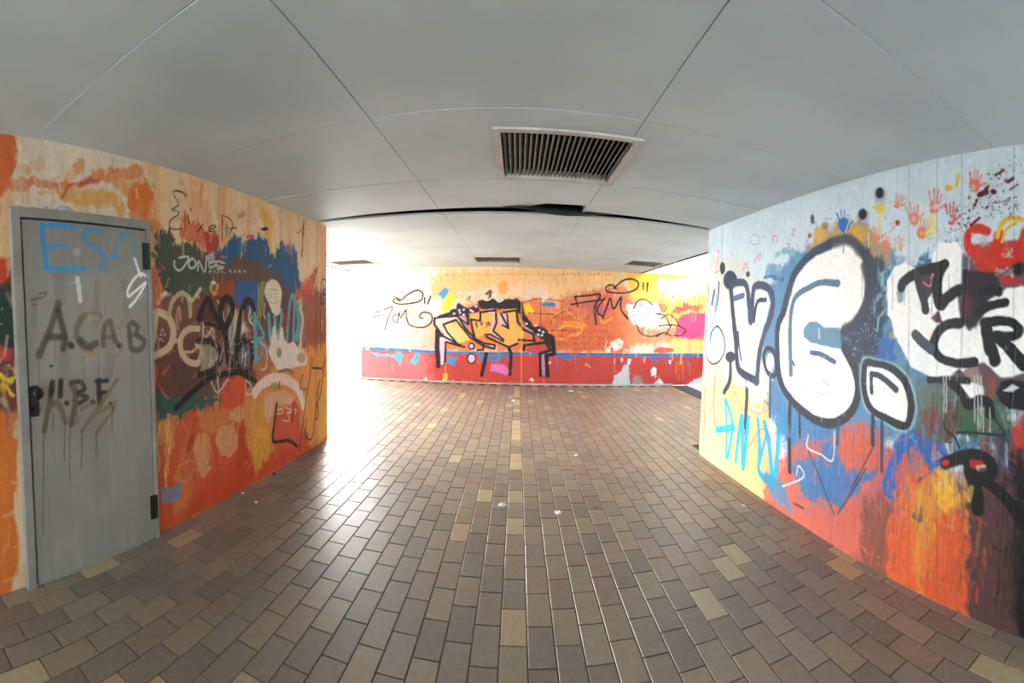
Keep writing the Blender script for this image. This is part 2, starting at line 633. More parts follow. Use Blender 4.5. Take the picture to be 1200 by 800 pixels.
R.fill(PX('1083,482 1102,478 1104,500 1088,510'), (142, 50, 62), soft=3, rough=5)
R.fill(PX('1110,470 1122,470 1118,520 1108,518'), (112, 52, 60), soft=4, rough=5)
R.fill(PX('1148,512 1160,512 1162,540 1150,536'), (138, 54, 66), soft=4, rough=5)
R.fill(PX('1184,505 1200,485 1300,485 1300,520 1190,524'), (196, 66, 48), soft=5, rough=5)
R.fill(PX('1188,530 1300,520 1300,800 1192,800'), (34, 34, 38), soft=6, rough=6)
R.fill(PX('1152,444 1166,440 1166,466 1155,466'), (182, 86, 72), soft=4, rough=4)
R.splat(PX('1060,470 1190,560'), 60, .5, 1.6, [(60, 60, 70), (200, 190, 185), (150, 50, 60)], a=.6)
R.splat(PX('900,540 1060,800'), 70, .5, 1.6, [(235, 225, 215), (190, 70, 60), (70, 100, 140)], a=.6)
R.splat(PX('1060,540 1140,620'), 60, .5, 1.8, [(240, 200, 90), (200, 80, 50), (120, 110, 80)], a=.6)
R.stroke(K8('200,740 240,800 260,690'), 6, (70, 96, 92), a=.8)
R.stroke(K8('240,470 300,440'), 4, (70, 96, 92), a=.8)

# upper band: blue grey and teal overspray, ochre, prints
R.fill(PX('1020,322 1060,318 1090,300 1128,285 1130,330 1110,350 1060,365 1030,390 1018,350'), (66, 116, 146), soft=5, rough=8, streak=5)
R.splat(PX('1085,275 1130,330'), 130, .4, 1.3, [(40, 70, 92), (160, 205, 220), (200, 220, 228)], a=.8)
R.splat(PX('1018,330 1050,400'), 40, .5, 1.8, [(120, 180, 205), (50, 90, 120)], a=.6)
R.fill(PX('945,300 955,270 985,262 1015,262 1026,278 1028,300 1000,310 960,305'), (190, 158, 84), a=.85, soft=9, rough=8)
R.oval((1001, 276), 9, 8, (222, 172, 62), a=.9, soft=6, rough=5)
R.oval((961, 272), 6, 9, (224, 180, 84), a=.9, soft=5, rough=4)
R.fill(PX('1016,300 1026,285 1040,290 1045,310 1030,318 1018,320'), (200, 160, 110), a=.7, soft=6, rough=6, dry=.3)
R.stroke(K2('600,115 660,95 720,105 775,165'), 6.5, (96, 172, 184), a=.75, soft=.9)
R.fill(K2('500,310 545,190 630,190 650,330'), (92, 150, 190), a=.8, soft=4, rough=4)
R.stroke(K2('505,300 590,305 640,330'), 4, (40, 96, 150), a=.8)
R.fill(PX('925,320 950,300 1010,292 1035,330 1040,420 1010,440 1000,400 940,330'), (72, 92, 118), a=.75, soft=10, rough=10, dry=.1)
R.fill(PX('1005,290 1030,300 1040,340 1036,440 1000,445 985,410 985,380 1012,350'), (46, 62, 90), a=.9, soft=6, rough=8, dry=.08)
R.splat(PX('984,380 1030,440'), 190, .4, 1.1, [(36, 48, 70), (176, 196, 216), (120, 150, 182)], a=.8)
R.splat(PX('1010,320 1036,390'), 90, .4, 1.1, [(36, 48, 70), (170, 190, 210)], a=.7)
R.fill(PX('1030,395 1045,385 1055,420 1040,430 1028,420'), (52, 116, 186), a=.9, soft=4, rough=5)
R.oval((1046, 394), 4, 5, (190, 180, 80), a=.7, soft=4, rough=3)
R.fill(PX('1046,420 1065,430 1072,470 1055,450'), (92, 140, 126), a=.8, soft=6, rough=6)
R.stroke(K4('560,290 490,340 490,420 510,460'), 4, (150, 205, 222), a=.8, soft=.9)
R.oval((1040.5, 323.5), 6, 8, (74, 116, 124), a=.9, soft=4, rough=3)
R.stroke(K4('500,500 440,560 420,640'), 3, (140, 195, 216), a=.7, soft=.9)
R.stroke(K4('520,600 470,660 460,760'), 3, (150, 205, 225), a=.7, soft=.9)

R.warp(.018)
R.flecks(2600)
R.splat(PX('1010,330 1200,600'), 260, .3, 1.2, [(40, 46, 60), (214, 220, 224), (120, 60, 70)], a=.55)
R.splat(PX('850,430 1010,620'), 150, .3, 1.0, [(60, 70, 90), (236, 232, 226), (190, 90, 80)], a=.5)
R.flecks(2000, .03, .01, .06, .003, .006, .55)
R.flecks(1500, .07, .02, .12, .003, .012, .5, box=[(1060, 440), (1200, 440), (1200, 660), (1060, 660)])
R.flecks(900, .07, .02, .12, .003, .012, .5, box=[(900, 500), (1060, 500), (1060, 660), (900, 660)])
# letter N
R.piece('bubble_letter', 'narrow white bubble letter N with slate blue outline near the wall end')
R.fill(K2('255,400 360,370 385,650 420,660 425,420 520,395 550,500 520,640 460,800') + K3('500,30 450,200 430,405 340,375 300,250 285,0'), WHITE, soft=1.5, rough=1)
R.oval((856, 328), 8.3, 11.5, SLATE, soft=1.5, rough=1.5)
R.stroke(K2('235,300 250,450 262,600 285,800') + K3('285,130 290,250 305,350 370,405 430,435'), 8, SLATE)
R.stroke(K3('425,440 450,450 452,380 470,200 515,30') + K2('520,700 560,590 572,480 550,400 490,362 430,372 415,450 412,560 400,650'), 7.5, (54, 78, 110))
R.stroke(K2('392,640 385,500 374,400 350,345 300,338 255,350'), 7.5, (54, 78, 110))
R.stroke(K2('270,465 340,440'), 6.5, (84, 112, 140))
R.stroke(K2('425,640 438,540 460,482 515,475'), 5, SLATE)
R.stroke(K3('300,60 310,180 325,280'), 3, SLATE)
R.end()
R.stroke(K2('630,320 640,440 600,600 590,800'), 4, (96, 150, 190), a=.6, soft=.8)
R.stroke(K3('365,420 368,560 360,700 355,800'), 6, (54, 66, 84), soft=.4)
R.stroke(K3('365,720 355,860'), 3, (54, 66, 84), soft=.4)
# oval dot
R.piece('bubble_dot', 'small white oval dot in slate outline between the bubble letters')
R.stroke(K3('515,200 500,260 520,350 560,400 595,380 600,300 580,220 545,190'), 5.2, SLATE, closed=True)
R.oval((902.6, 424.5), 4.6, 10.5, WHITE, soft=1, rough=.6)
R.end()
R.stroke(K3('552,400 550,560 548,720'), 4, (70, 96, 110), soft=.4)
R.stroke(K3('585,440 590,640'), 2.5, (120, 140, 150), a=.8, soft=.5)

# letter G / 6
R.piece('bubble_letter', 'huge white bubble letter with dark slate outline and a curl inside')
OUT = PX('918,366 924,343 932,320 951,298 972,287 993,284 1008,297 1014,326 1011,353 1000,374 986,384 983,396 987,411 998,430 1004,450 1001,470 991,486 975,494 958,491 943,481 929,468 917,452 913,432 912,402 913,382')
R.fill(OUT, WHITE, soft=2, rough=1, smooth=True)
R.end()
R.stroke(PX('918,366 924,343 932,320 951,298 972,287'), 10, (50, 72, 102), soft=.5)
R.stroke(PX('972,285 995,281 1012,297'), 12, (46, 62, 86), soft=.9, a=.9)
R.stroke(PX('1014,310 1018,335 1014,360 1002,378 990,386'), 12, (50, 66, 92), soft=.8, a=.9, dry=.05)
R.piece('letter_outline', 'dark slate outline with long drips under the huge white bubble letter')
R.stroke(PX('990,408 1001,430 1006,450 1003,472 992,488 975,496 958,493 943,483 929,470 917,453 912,432 911,402 912,382 918,366'), 9, (36, 48, 70))
R.stroke(PX('926,468 925,500 925.5,552'), 5.5, (34, 42, 56), soft=.3)
R.stroke(PX('937,478 937.5,512'), 3, (40, 50, 66), soft=.3)
R.end()
R.stroke(PX('983,492 981,520'), 4, (70, 84, 100), soft=.5, a=.8)
R.fill(PX('942,386 948,377 958,377 966,383 984,384 986,409 966,405 950,401 942,394'), (112, 152, 176), soft=2, rough=1.5)
R.stroke(K3('930,40 935,100'), 3, (190, 215, 225), a=.8, soft=.6)
R.stroke(PX('982,332 962,331 948,337 934,346 928,361 926,385 926,410 927,438'), 6.4, (96, 130, 158), soft=.3)
R.stroke(K3('725,290 740,320'), 3, (80, 110, 140))
R.stroke(PX('951,413 962,415 978,424'), 5.5, (80, 108, 142), soft=.3)
for q in ('870,290 885,300', '960,330 970,320', '790,485 830,492', '900,525 1010,555', '960,430 1010,480', '950,500 965,440 1000,470'):
    R.stroke(K3(q), .9, (150, 150, 150), a=.7, smooth=False)

# the second dot
R.stroke(K5('360,240 350,400 370,520 420,600 520,660 620,715 690,715 720,600 712,500 670,380 600,300 520,260 440,240'), 12, (190, 216, 232), a=.75, soft=.9, closed=True)
R.piece('bubble_dot', 'large white oval full stop with thick dark outline right of the huge letter')
R.fill(K5('370,270 450,270 560,300 650,360 700,460 700,560 690,690 620,700 520,660 430,600 380,520 365,400'), WHITE, soft=1, rough=.5)
R.stroke(K5('362,240 350,400 370,520 420,605 520,665 620,715 690,715 720,600 712,500 670,380 600,300 520,255 440,240'), 8, (30, 42, 60), closed=True)
R.stroke(K5('410,465 408,330'), 5, (54, 72, 92))
R.stroke(K5('410,320 480,340 600,440'), 6.5, (54, 72, 92))
R.stroke(PX('1023,484 1022.6,520'), 5, (50, 66, 90), soft=.3)
R.stroke(PX('1033.6,494 1033.4,552'), 4, (70, 76, 98), soft=.5)
R.end()

# white throw-up with black letters
R.piece('white_throw_up', 'broad white sprayed shape behind the black capital letters')
WH = K6('0,260 60,150 140,120 230,170 340,150 350,60 400,-40 540,-40 580,20 580,260 540,330 570,560 640,650 720,560 760,520 780,420 880,370 930,320 1067,300 1080,800') \
    + K7('1080,250 960,280 880,280 760,160 690,170 730,280 755,430 650,440 580,340 640,300 560,200 500,260 330,280 190,210 80,0') + K6('60,600 0,530')
R.fill(WH, (244, 247, 248), soft=3, rough=2)
R.fill(K6('0,260 60,150 140,120 220,170 150,330 300,520 440,590 330,780 60,700 -10,400'), (250, 249, 247), soft=5, rough=2)
R.end()
R.fill(K6('230,190 350,170 360,340 310,420 260,340'), (78, 64, 82), soft=3, rough=3)
R.stroke(K6('280,270 320,300 340,290 350,200 340,250'), 2, (214, 130, 146), a=.8)
R.fill(K6('330,550 400,490 440,590 380,590'), (108, 74, 80), soft=3, rough=3)
R.fill(K6('70,340 130,330 120,420 90,430'), (110, 140, 160), a=.8, soft=4, rough=3)
R.fill(K6('590,180 690,190 850,195 885,340 790,390 775,470 740,540 690,640 630,640 575,560 590,340'), (54, 46, 58), soft=5, rough=5)
R.fill(K6('590,300 660,420 640,560 590,540'), (104, 52, 70), a=.7, soft=6, rough=6)
R.fill(PX('1125,440 1140,425 1160,436 1172,440 1160,446 1150,452 1138,447'), (120, 90, 90), a=.8, soft=4, rough=5)
R.piece('graffiti_letter', 'black angular letter with a V stroke on the white sprayed shape')
R.stroke(K6('110,310 120,280 170,235 240,195 340,165 445,140'), 11, INK)
R.stroke(K6('225,200 255,320 285,410 300,490'), 8.5, (54, 56, 66))
R.stroke(K6('440,135 395,230 388,330 415,445 470,390 555,330'), 12, INK)
R.end()
R.piece('graffiti_letter', 'black open letter C on the white sprayed shape')
R.stroke(K6('565,590 480,600 405,650 362,740 355,800') + K7('358,10 375,80 430,135 520,165 600,168 680,160'), 10.5, INK)
R.stroke(K6('220,680 280,740 340,790'), 10, (74, 92, 104))
R.end()
R.piece('graffiti_letter', 'black letter R on white paint at the right edge')
R.stroke(K6('765,590 785,700 800,800') + K7('810,40 840,150'), 13, INK)
R.stroke(K6('770,590 860,572 960,582 1030,640 985,690 850,690'), 10.5, INK)
R.stroke(K6('860,700 960,790') + K7('960,60 1067,180'), 12.5, INK)
R.end()
R.piece('graffiti_letter', 'short black bars of a letter above the black R')
R.stroke(K6('720,500 800,455 920,430'), 10, INK)
R.stroke(K6('740,340 850,330 870,350'), 9, INK)
R.end()
R.oval((1194, 314), 8, 9, (36, 40, 46), soft=4, rough=3)
R.piece('graffiti_letter', 'black wavy letter strokes over the green patch')
R.stroke(K7('330,300 450,300 630,308'), 7.5, (44, 50, 58), soft=.6)
R.stroke(K7('500,330 570,390 620,480 660,490 720,455 790,480 805,570'), 10, INK, soft=.4)
R.end()
R.piece('graffiti_letter', 'black rounded letter with a white eye at the right edge')
R.fill(K7('850,400 890,310 970,290 1080,310 1080,550 960,530 880,470'), INK, soft=3, rough=3)
R.fill(K7('905,385 980,335 1032,360 980,392'), (214, 220, 222), soft=2, rough=1)
R.end()
R.drips([1106, 1109, 1142, 1146, 1150], 440, 500, 1.2, (200, 205, 205))
R.drips([1146, 1149, 1152, 1160], 478, 510, 1.2, (190, 190, 180))
R.stroke(K7('540,710 700,715 920,735'), 3, (36, 60, 56), soft=.5)
R.stroke(K7('450,560 450,680 520,740 560,830'), 2.5, (40, 48, 60), soft=.5)
R.stroke(K7('830,590 920,720'), 2.5, (44, 60, 60), soft=.5)
R.piece('graffiti_letter', 'large black letter R low on the wall over orange paint')
R.stroke(K8('450,350 560,310 700,290 800,340 815,430 740,470 660,450'), 14, (24, 26, 30), soft=.4)
R.stroke(K8('650,320 650,420 690,540 705,700'), 15, (22, 26, 28), soft=.3)
R.stroke(K8('730,460 860,560 980,690 1060,830'), 13, (24, 26, 30), soft=.3)
R.end()
R.fill(K8('645,325 740,335 765,375 700,390 650,380'), (176, 48, 60), soft=2, rough=2)
R.stroke(K8('700,382 755,372'), 3.5, (206, 176, 150))
R.oval((1108, 542), 4, 3, (196, 50, 66), soft=2, rough=2)
R.stroke(K8('660,540 640,640'), 5, (196, 176, 84), a=.6, soft=.9)

# red lettering, splashes
R.fill(K6('600,-20 700,-40 1090,-60 1090,110 980,120 880,190 800,180 700,165'), (190, 64, 46), a=.95, soft=5, rough=6, dry=.1)
R.piece('graffiti_letter', 'bright red brushed letter C at top right')
R.stroke(R8('965,415 905,395 850,425 838,490 870,550 950,590 1000,640'), 9.5, (212, 66, 48), soft=.5, dry=.36)
R.end()
R.piece('graffiti_letter', 'bright red brushed letter U at the right edge')
R.stroke(R8('1040,440 1030,540 1080,600 1150,570 1195,480 1215,420'), 12, (206, 60, 42), soft=.5, dry=.34)
R.end()
R.fill(K6('860,200 1010,220 1060,290 900,290'), (186, 56, 44), a=.9, soft=4, rough=5)
R.splat(K6('840,160 980,220'), 36, .6, 2, [(210, 200, 190), (170, 150, 150)], a=.7)
R.splat(R8('1060,520 1130,580'), 26, .6, 2, [(220, 200, 190)], a=.7)
R.fill(R8('890,460 960,430 980,500 930,520'), (196, 190, 200), a=.6, soft=4, rough=5, dry=.3)
R.stroke(R8('1030,450 1055,370 1120,330 1215,345'), 5, (226, 186, 72), soft=.6, dry=.15)
R.stroke(R8('1060,480 1090,400 1150,360'), 3, (226, 186, 72), soft=.6, dry=.2)
R.piece('paint_splash', 'dark red paint droplets thrown diagonally across the top right corner')
R.splat(R8('1200,-60 1060,40 940,170 890,230 800,370 690,480'), 150, .35, 1.5, [(96, 26, 34), (40, 24, 32), (130, 34, 40)], line=True, spread=9)
for q, w in (('1020,55 1070,25', 3), ('1100,98 1130,78', 4), ('915,180 960,165', 6), ('940,165 970,130', 3.5), ('1000,160 1012,165', 5), ('860,375 915,330', 3.2), ('885,250 900,215', 3), ('1110,150 1160,115', 2.2), ('960,265 966,260', 3)):
    R.stroke(R8(q), w, (112, 28, 36), soft=.3)
R.end()
R.splat(R8('960,180 1190,330'), 60, .35, 1.2, [(46, 40, 56), (100, 40, 50)])
for q in ('1000,235 1060,225 1110,205', '1130,290 1150,240 1160,280', '1080,240 1100,220 1115,215'):
    R.stroke(R8(q), .9, (60, 50, 70), a=.7)

HP = [((630, 258), 7.2, (222, 116, 96), .1, (238, 190, 120), 'orange red handprint with yellow palm, topmost of the row'),
      ((735, 335), 6.6, (206, 78, 62), .05, (206, 221, 230), 'red handprint with hollow palm beside the dark splash'),
      ((498, 335), 6.6, (226, 140, 122), -.15, (225, 200, 195), 'pale pink handprint left of the yellow-palmed one'),
      ((548, 425), 6.0, (222, 126, 82), .35, (232, 176, 84), 'orange handprint lowest of the cluster, tilted right'),
      ((392, 238), 4.6, (224, 132, 92), .4, None, 'small smudged orange handprint below the black dot'),
      ((885, 120), 6.4, (226, 126, 96), .1, None, 'solid orange palm print high on the right'),
      ((255, 460), 5.0, (224, 142, 96), -.1, None, 'orange handprint beside the ochre overspray'),
      ((312, 500), 4.8, (222, 140, 110), .2, None, 'faint salmon handprint above the teal spray'),
      ((400, 510), 4.2, (212, 120, 90), .1, (224, 200, 110), 'small red and yellow handprint above the teal spray')]
for c, s, colr, rot, inner, lab in HP:
    R.piece('handprint', lab)
    R.hand((980 + c[0] / 5.4545, 195 + c[1] / 5.4545), s * 1.12, colr, rot=rot, inner=inner)
    R.end()
R.piece('handprint', 'bright blue handprint above the huge white letter')
R.hand((989, 264), 7.0, (36, 122, 200), rot=-.1, a=1)
R.oval((989, 264), 6, 8, (36, 122, 200), soft=2, rough=2)
R.stroke(PX('989,270 988.5,296'), 1.6, (60, 100, 140), a=.8)
R.end()
R.stroke(R8('85,345 60,420'), 1.6, (206, 221, 230))
R.stroke(R8('230,265 300,250'), 4, (222, 200, 70), a=.8, soft=.8)
R.oval((1032, 245), 6, 6, (224, 204, 70), a=.85, soft=4, rough=3)
R.stroke(R8('280,290 275,400'), 4, (226, 212, 110), a=.7, soft=.9)
R.oval((1112, 220), 5, 4, (226, 190, 66), a=.9, soft=2, rough=2)
R.stroke(R8('780,50 770,120'), 4, (226, 200, 80), a=.9)
R.stroke(R8('600,330 620,390 590,430'), 9, (222, 218, 130), a=.7, soft=.9, dry=.1)
R.oval((1017, 244), 5, 4, (206, 221, 230), a=.1)
for (x, y, r) in ((278, 170, 4.6), (170, 305, 5)):
    c = (980 + x / 5.4545, 195 + y / 5.4545)
    R.oval((c[0], c[1] + 3), r * 1.5, r * 1.9, (140, 130, 180), a=.5, soft=6, rough=2)
    R.piece('spray_dot', 'black spray dot, %s of the two above the huge white letter' % ('upper' if y < 200 else 'lower'))
    R.oval(c, r, r * 1.35, (24, 30, 48), soft=3, rough=1)
    R.end()
R.oval((952, 257), 2.2, 6, (70, 70, 120), a=.9, soft=2, rough=1)
R.stroke(K1b('520,230 540,260'), 2, (120, 110, 150), a=.6)
R.oval((966.5, 265), 4, 5, (140, 110, 60), a=.7, soft=4, rough=2)
R.oval((949, 276), 2.4, 3.2, (214, 64, 90), a=.95, soft=1.2, rough=1)
R.stroke(K1b('505,320 490,360'), 1.2, (80, 70, 90), a=.8)
for q in ('395,360 360,400 340,420', '345,370 380,350 400,365', '310,320 315,330', '360,385 370,400'):
    R.stroke(R8(q), 2, (222, 150, 165), a=.7)
R.oval((1052, 261), 2.4, 3, (176, 50, 60), soft=1, rough=1)
for q in ('260,430 290,390 285,420', '215,460 225,430 230,460', '350,340 345,315 360,310 362,335', '410,345 420,350 415,365', '440,310 430,300 445,275', '95,380 105,385 90,470 105,465', '60,350 62,380'):
    R.stroke(K1b(q), 1.5, (224, 96, 120), a=.8)
for q in ('245,320 260,305 285,315 280,345 250,345 245,320', '300,310 312,318', '455,350 460,370', '430,280 450,290', '85,320 86,340', '600,180 604,190', '575,232 610,234', '360,205 364,212', '160,380 165,400'):
    R.stroke(K1b(q), .9, (120, 140, 150), a=.7)
R.oval((876.5, 321), 2.4, 3.6, (44, 58, 70), soft=1, rough=.6)

# wall end: drips, loops, small figures
R.oval((846.7, 314), 3.2, 7.5, (34, 50, 56), soft=1.5, rough=1)
R.stroke(K2('150,340 145,440 125,560'), 3, (54, 84, 100), a=.9)
R.stroke(K2('125,440 115,600 90,680'), 5, (140, 190, 205), a=.7, soft=.9)
R.stroke(K2('115,400 95,510'), 3, INK)
R.stroke(K2('60,340 68,420 50,540 40,640'), 1.8, (60, 64, 70))
R.stroke(K2('140,640 130,760'), 6, (170, 205, 215), a=.7, soft=.9)
R.stroke(K3('70,30 110,160 130,290'), 7, (160, 196, 206), a=.6, soft=.9)
R.piece('graffiti_loop', 'thin black oval loop on the rounded wall end')
R.stroke(K3('80,130 95,60 140,15 185,90 195,200 150,290 90,305 50,240 38,120 50,20'), 2, (44, 52, 60))
R.end()
R.piece('graffiti_figure', 'dark round-headed drip figure below the loop')
R.oval((856, 418), 6, 6.5, (40, 54, 72), soft=1.5, rough=1)
R.stroke(K3('240,290 240,400 225,470 190,530'), 6, (44, 58, 76))
R.end()
R.stroke(PX('838,440 836,480 839,500'), 3, (224, 110, 96), a=.7)
R.stroke(PX('822,430 826,470 824,520'), 2, (208, 90, 90), a=.7)
R.stroke(PX('829,455 832,500'), 2.5, (110, 160, 150), a=.7)
R.splat(PX('820,420 840,560'), 30, .4, 1.2, [(220, 110, 100), (90, 130, 140), (245, 240, 230)], a=.7)
R.fill(K3('270,380 540,560 520,600 400,640 380,480 270,470'), (206, 208, 212), a=.8, soft=4, rough=4)
R.stroke(K3('390,650 470,680 490,580'), 2.4, (236, 238, 240))
R.stroke(K3('395,662 475,692 500,600 540,620'), 1.2, (110, 100, 110), a=.7)
R.stroke(K3('270,520 330,680'), 1.6, (170, 150, 140), a=.8)
R.piece('cyan_tag', 'thin cyan spray letters low on the wall end')
for q, w in (('95,402 165,395', 5.5), ('132,270 160,370 152,460 140,525', 3.4), ('130,275 136,400 133,525', 3.2), ('175,540 190,420 205,350 206,570 232,350', 4.6), ('272,360 280,470 276,580 300,620', 4), ('300,370 320,460 340,640 355,520 365,370', 4.6), ('276,560 310,420', 3), ('310,600 330,660', 5)):
    R.stroke(K2b(q), w * 1.35, (40, 180, 216), soft=.4)
R.end()
R.fill(K2b('280,580 340,600 390,640 420,760 360,720 300,640'), (70, 150, 184), a=.8, soft=6, rough=8)
R.fill(K2b('350,330 400,330 420,440 350,430'), (70, 150, 190), a=.7, soft=6, rough=6)
R.stroke(K2b('230,480 290,400 330,450'), 1.4, (120, 100, 90), a=.7)
R.stroke(K2b('490,490 545,620 605,775'), 2, (60, 70, 80), a=.8)
R.stroke(K2b('744,570 690,660 620,770'), 2.4, (60, 74, 96), a=.85)
R.stroke(K4b('90,470 40,570 -10,660'), 2, (60, 60, 70), a=.85)
R.stroke(K2b('492,425 488,480 545,510 598,535 606,410'), 2, (225, 228, 230), a=.9)
R.stroke(K2b('440,600 450,560 470,610 380,650'), 2, (232, 226, 220), a=.8)
R.stroke(K2b('430,725 470,745'), 2.4, (40, 44, 50), a=.8)

R.flecks(1200, .02, .01, .04, .003, .005, .45)
R.drips([948, 955, 962, 970, 977, 990, 1000, 1012, 1028, 1042, 1052, 1064, 1078, 1090, 1118, 1132, 1150, 1172], 500, 590, .9, (70, 76, 92), a=.4)
R.drips([1010, 1020, 1030, 1046, 1060, 1080, 1092, 1100, 1112], 322, 372, .9, (46, 84, 110), a=.5)
R.weather(.07)
for x in (1065, 1098, 1127, 1188):          # formwork joints
    i = int(round(R.uv([(x, 420)])[0, 0]))
    R.groove[i] = .004
    R.stroke([(x, 150), (x, 420), (x, 700)], .8, (70, 74, 80), a=.35, smooth=False)
R.stroke([(846, 200), (846, 420), (843, 600)], .9, (90, 96, 100), a=.6, smooth=False)
wall_right = R.build('wall_right', M_WALL, wrap=(WRAP_AT, WRAP_R), extra=wall_extra(XR, (196, 206, 210), -0.1))
tag(wall_right, 'pale blue concrete wall covered in white bubble letters and handprints', 'wall', 'structure')
# ------------------------------------------------------------------ wall_left: orange wall with dark layered tags
Lw = Canvas('x', XL, -0.1, LWRAP_AT + WRAP_R * math.radians(80), 0, HC, .0065, (238, 206, 164), gain=0.86)
A1 = crop(160, 195, 3.81); A2 = crop(160, 395, 3.72); A0 = crop(0, 195, 3.81)
L1 = crop(165, 325, 6.667); L2 = crop(240, 325, 6.667); L3 = crop(165, 420, 6.667); L4 = crop(240, 410, 6.667); L6 = crop(165, 210, 6.667)
SOOT, CREAM, TEAL = (28, 22, 22), (222, 190, 154), (98, 172, 184)

# washes
st = Lw.noise(.09, .9)
for c, lo, a in (((240, 186, 120), .55, .7), ((232, 160, 122), .72, .6), ((244, 216, 176), .5, .3)):
    st = Lw.noise(.07 + lo * .03, .8)
    al = np.clip((st - lo) * 6, 0, 1) * a
    Lw._put(0, Lw.nx, 0, Lw.nz, al, c)
Lw.fill(PX('165,560 165,480 260,455 330,430 400,400 400,640 60,760 60,560'), (228, 138, 76), soft=8, rough=10, streak=8)
Lw.fill(PX('-40,480 20,470 20,800 -40,800'), (226, 124, 52), soft=6, rough=8)
Lw.fill(PX('-40,300 22,300 22,480 -40,480'), (120, 66, 52), soft=8, rough=10)
Lw.fill(PX('-30,345 16,330 18,400 -30,420'), (44, 70, 60), soft=4, rough=6)
Lw.fill(PX('-10,300 14,300 12,330 -10,335'), (206, 72, 48), soft=4, rough=6)
Lw.fill(PX('-20,400 14,405 12,425 -20,425'), (200, 70, 60), soft=3, rough=5)
Lw.stroke(PX('-20,425 4,440 14,442'), 5, (236, 206, 50), soft=.4)
Lw.stroke(PX('-10,455 8,450 14,462'), 4, (236, 196, 50), soft=.4)
Lw.stroke(PX('2,465 12,500'), 6, (170, 168, 160), a=.6, soft=.9)
Lw.splat(PX('-20,330 14,470'), 50, .5, 1.6, [(220, 220, 200), (40, 150, 170), (220, 90, 60)], a=.8)
Lw.stroke(PX('8,298 18,298'), 3, (40, 120, 170))
Lw.fill(PX('170,604 215,470 260,470 300,520 350,500 384,470 384,540 240,620 160,660'), (214, 84, 46), a=.9, soft=8, rough=12, streak=10)
Lw.fill(A2('180,800 240,700 235,560 260,380 230,360 190,470 150,700'), (222, 134, 66), a=.6, soft=6, rough=8)
Lw.fill(A2('250,360 225,420 190,560 250,480'), (182, 58, 36), a=.85, soft=5, rough=6)
Lw.fill(A2('450,400 470,360 490,560 430,600 440,500'), (196, 64, 36), a=.9, soft=5, rough=7)
Lw.fill(A2('180,800 330,610 480,560 720,480 820,440 700,540 450,690 220,860'), (212, 76, 42), a=.85, soft=8, rough=10)
Lw.fill(A2('475,270 560,255 560,380 600,480 520,590 490,500'), (228, 156, 58), soft=5, rough=7, streak=6)
Lw.fill(A2('270,320 370,300 450,300 400,400 270,420'), (220, 128, 66), soft=5, rough=7)
Lw.drips([298, 300, 303, 306, 310, 314], 500, 556, 2.2, (244, 186, 80))
Lw.drips([180, 186, 195, 198], 480, 590, 2, (240, 196, 120))
Lw.fill(A2('40,480 60,470 80,800 40,800'), (236, 190, 120), a=.7, soft=5, rough=6)
for c, rx, ry, lab in (((285, 495), 11, 19, None), ((395, 450), 12, 19, None), ((440, 330), 8, 11, None), ((215, 580), 9, 12, None)):
    p = (160 + c[0] / 3.72, 395 + c[1] / 3.72)
    Lw.oval(p, rx, ry, (232, 170, 112) if c[0] != 215 else (214, 104, 72), a=.75, soft=3, rough=4, dry=.08)
    Lw.stroke([(p[0] + rx * math.cos(t), p[1] + ry * math.sin(t)) for t in np.linspace(0, 6.28, 14)], 1.2, (236, 190, 140), a=.5)
Lw.fill(A2('240,560 325,570 290,612'), (234, 166, 116), a=.8, soft=3, rough=4)
Lw.splat(A2('250,560 310,580'), 8, .5, 1.2, [(120, 60, 40)])
Lw.piece('paint_blot', 'blue grey paint blot low beside the steel door')
Lw.fill(A2('110,670 150,655 170,625 190,625 190,660 200,690 160,725 115,715'), (128, 134, 150), soft=2, rough=4)
Lw.end()
# right orange stretch
Lw.fill(A2('740,-60 835,-100 840,430 760,490 720,300'), (236, 152, 78), soft=5, rough=6)
Lw.fill(A2('800,200 835,150 840,430 790,470'), (240, 176, 74), soft=5, rough=6)
Lw.fill(A1('735,560 870,540 870,720 830,800 740,800'), (152, 76, 66), a=.85, soft=6, rough=8)
Lw.fill(A1('810,260 870,280 870,520 820,520'), (240, 176, 138), a=.8, soft=5, rough=5)

# above the door
Lw.fill(PX('16,150 160,150 175,215 170,262 30,245 14,260'), (232, 216, 190), soft=6, rough=6)
Lw.fill(PX('-40,150 17,150 16,215 -40,260'), (222, 112, 56), soft=5, rough=6)
Lw.fill(PX('-40,250 14,215 14,300 -40,300'), (236, 190, 140), a=.8, soft=6, rough=6)
for q, w, c in (('20,85 180,80 320,90 420,60 520,30', 9, (224, 116, 72)), ('290,130 380,150 500,150 530,190', 16, (226, 166, 72)), ('430,40 520,45 620,20', 12, (228, 136, 60)), ('270,140 330,90 420,60', 4, (204, 84, 60)), ('170,125 260,115', 4, (230, 180, 110)), ('520,60 570,100 640,80', 12, (232, 160, 84)), ('640,50 690,90', 3, (200, 170, 60)), ('60,180 160,190 260,200', 2, (210, 110, 80)), ('300,60 360,-20', 10, (226, 150, 90)), ('100,20 200,-20', 12, (230, 190, 150))):
    Lw.stroke(A0(q), w, c, a=.85, soft=.6, dry=.06)
Lw.piece('paint_disc', 'bright orange round daub beside the top of the steel door')
Lw.oval((164.5, 233), 17, 21, (226, 122, 46), soft=3, rough=3)
Lw.end()
Lw.fill(PX('150,240 182,240 190,270 172,275 152,262'), (228, 134, 66), a=.8, soft=5, rough=5)
Lw.stroke(A0('640,50 690,90'), 3.5, (196, 166, 60))

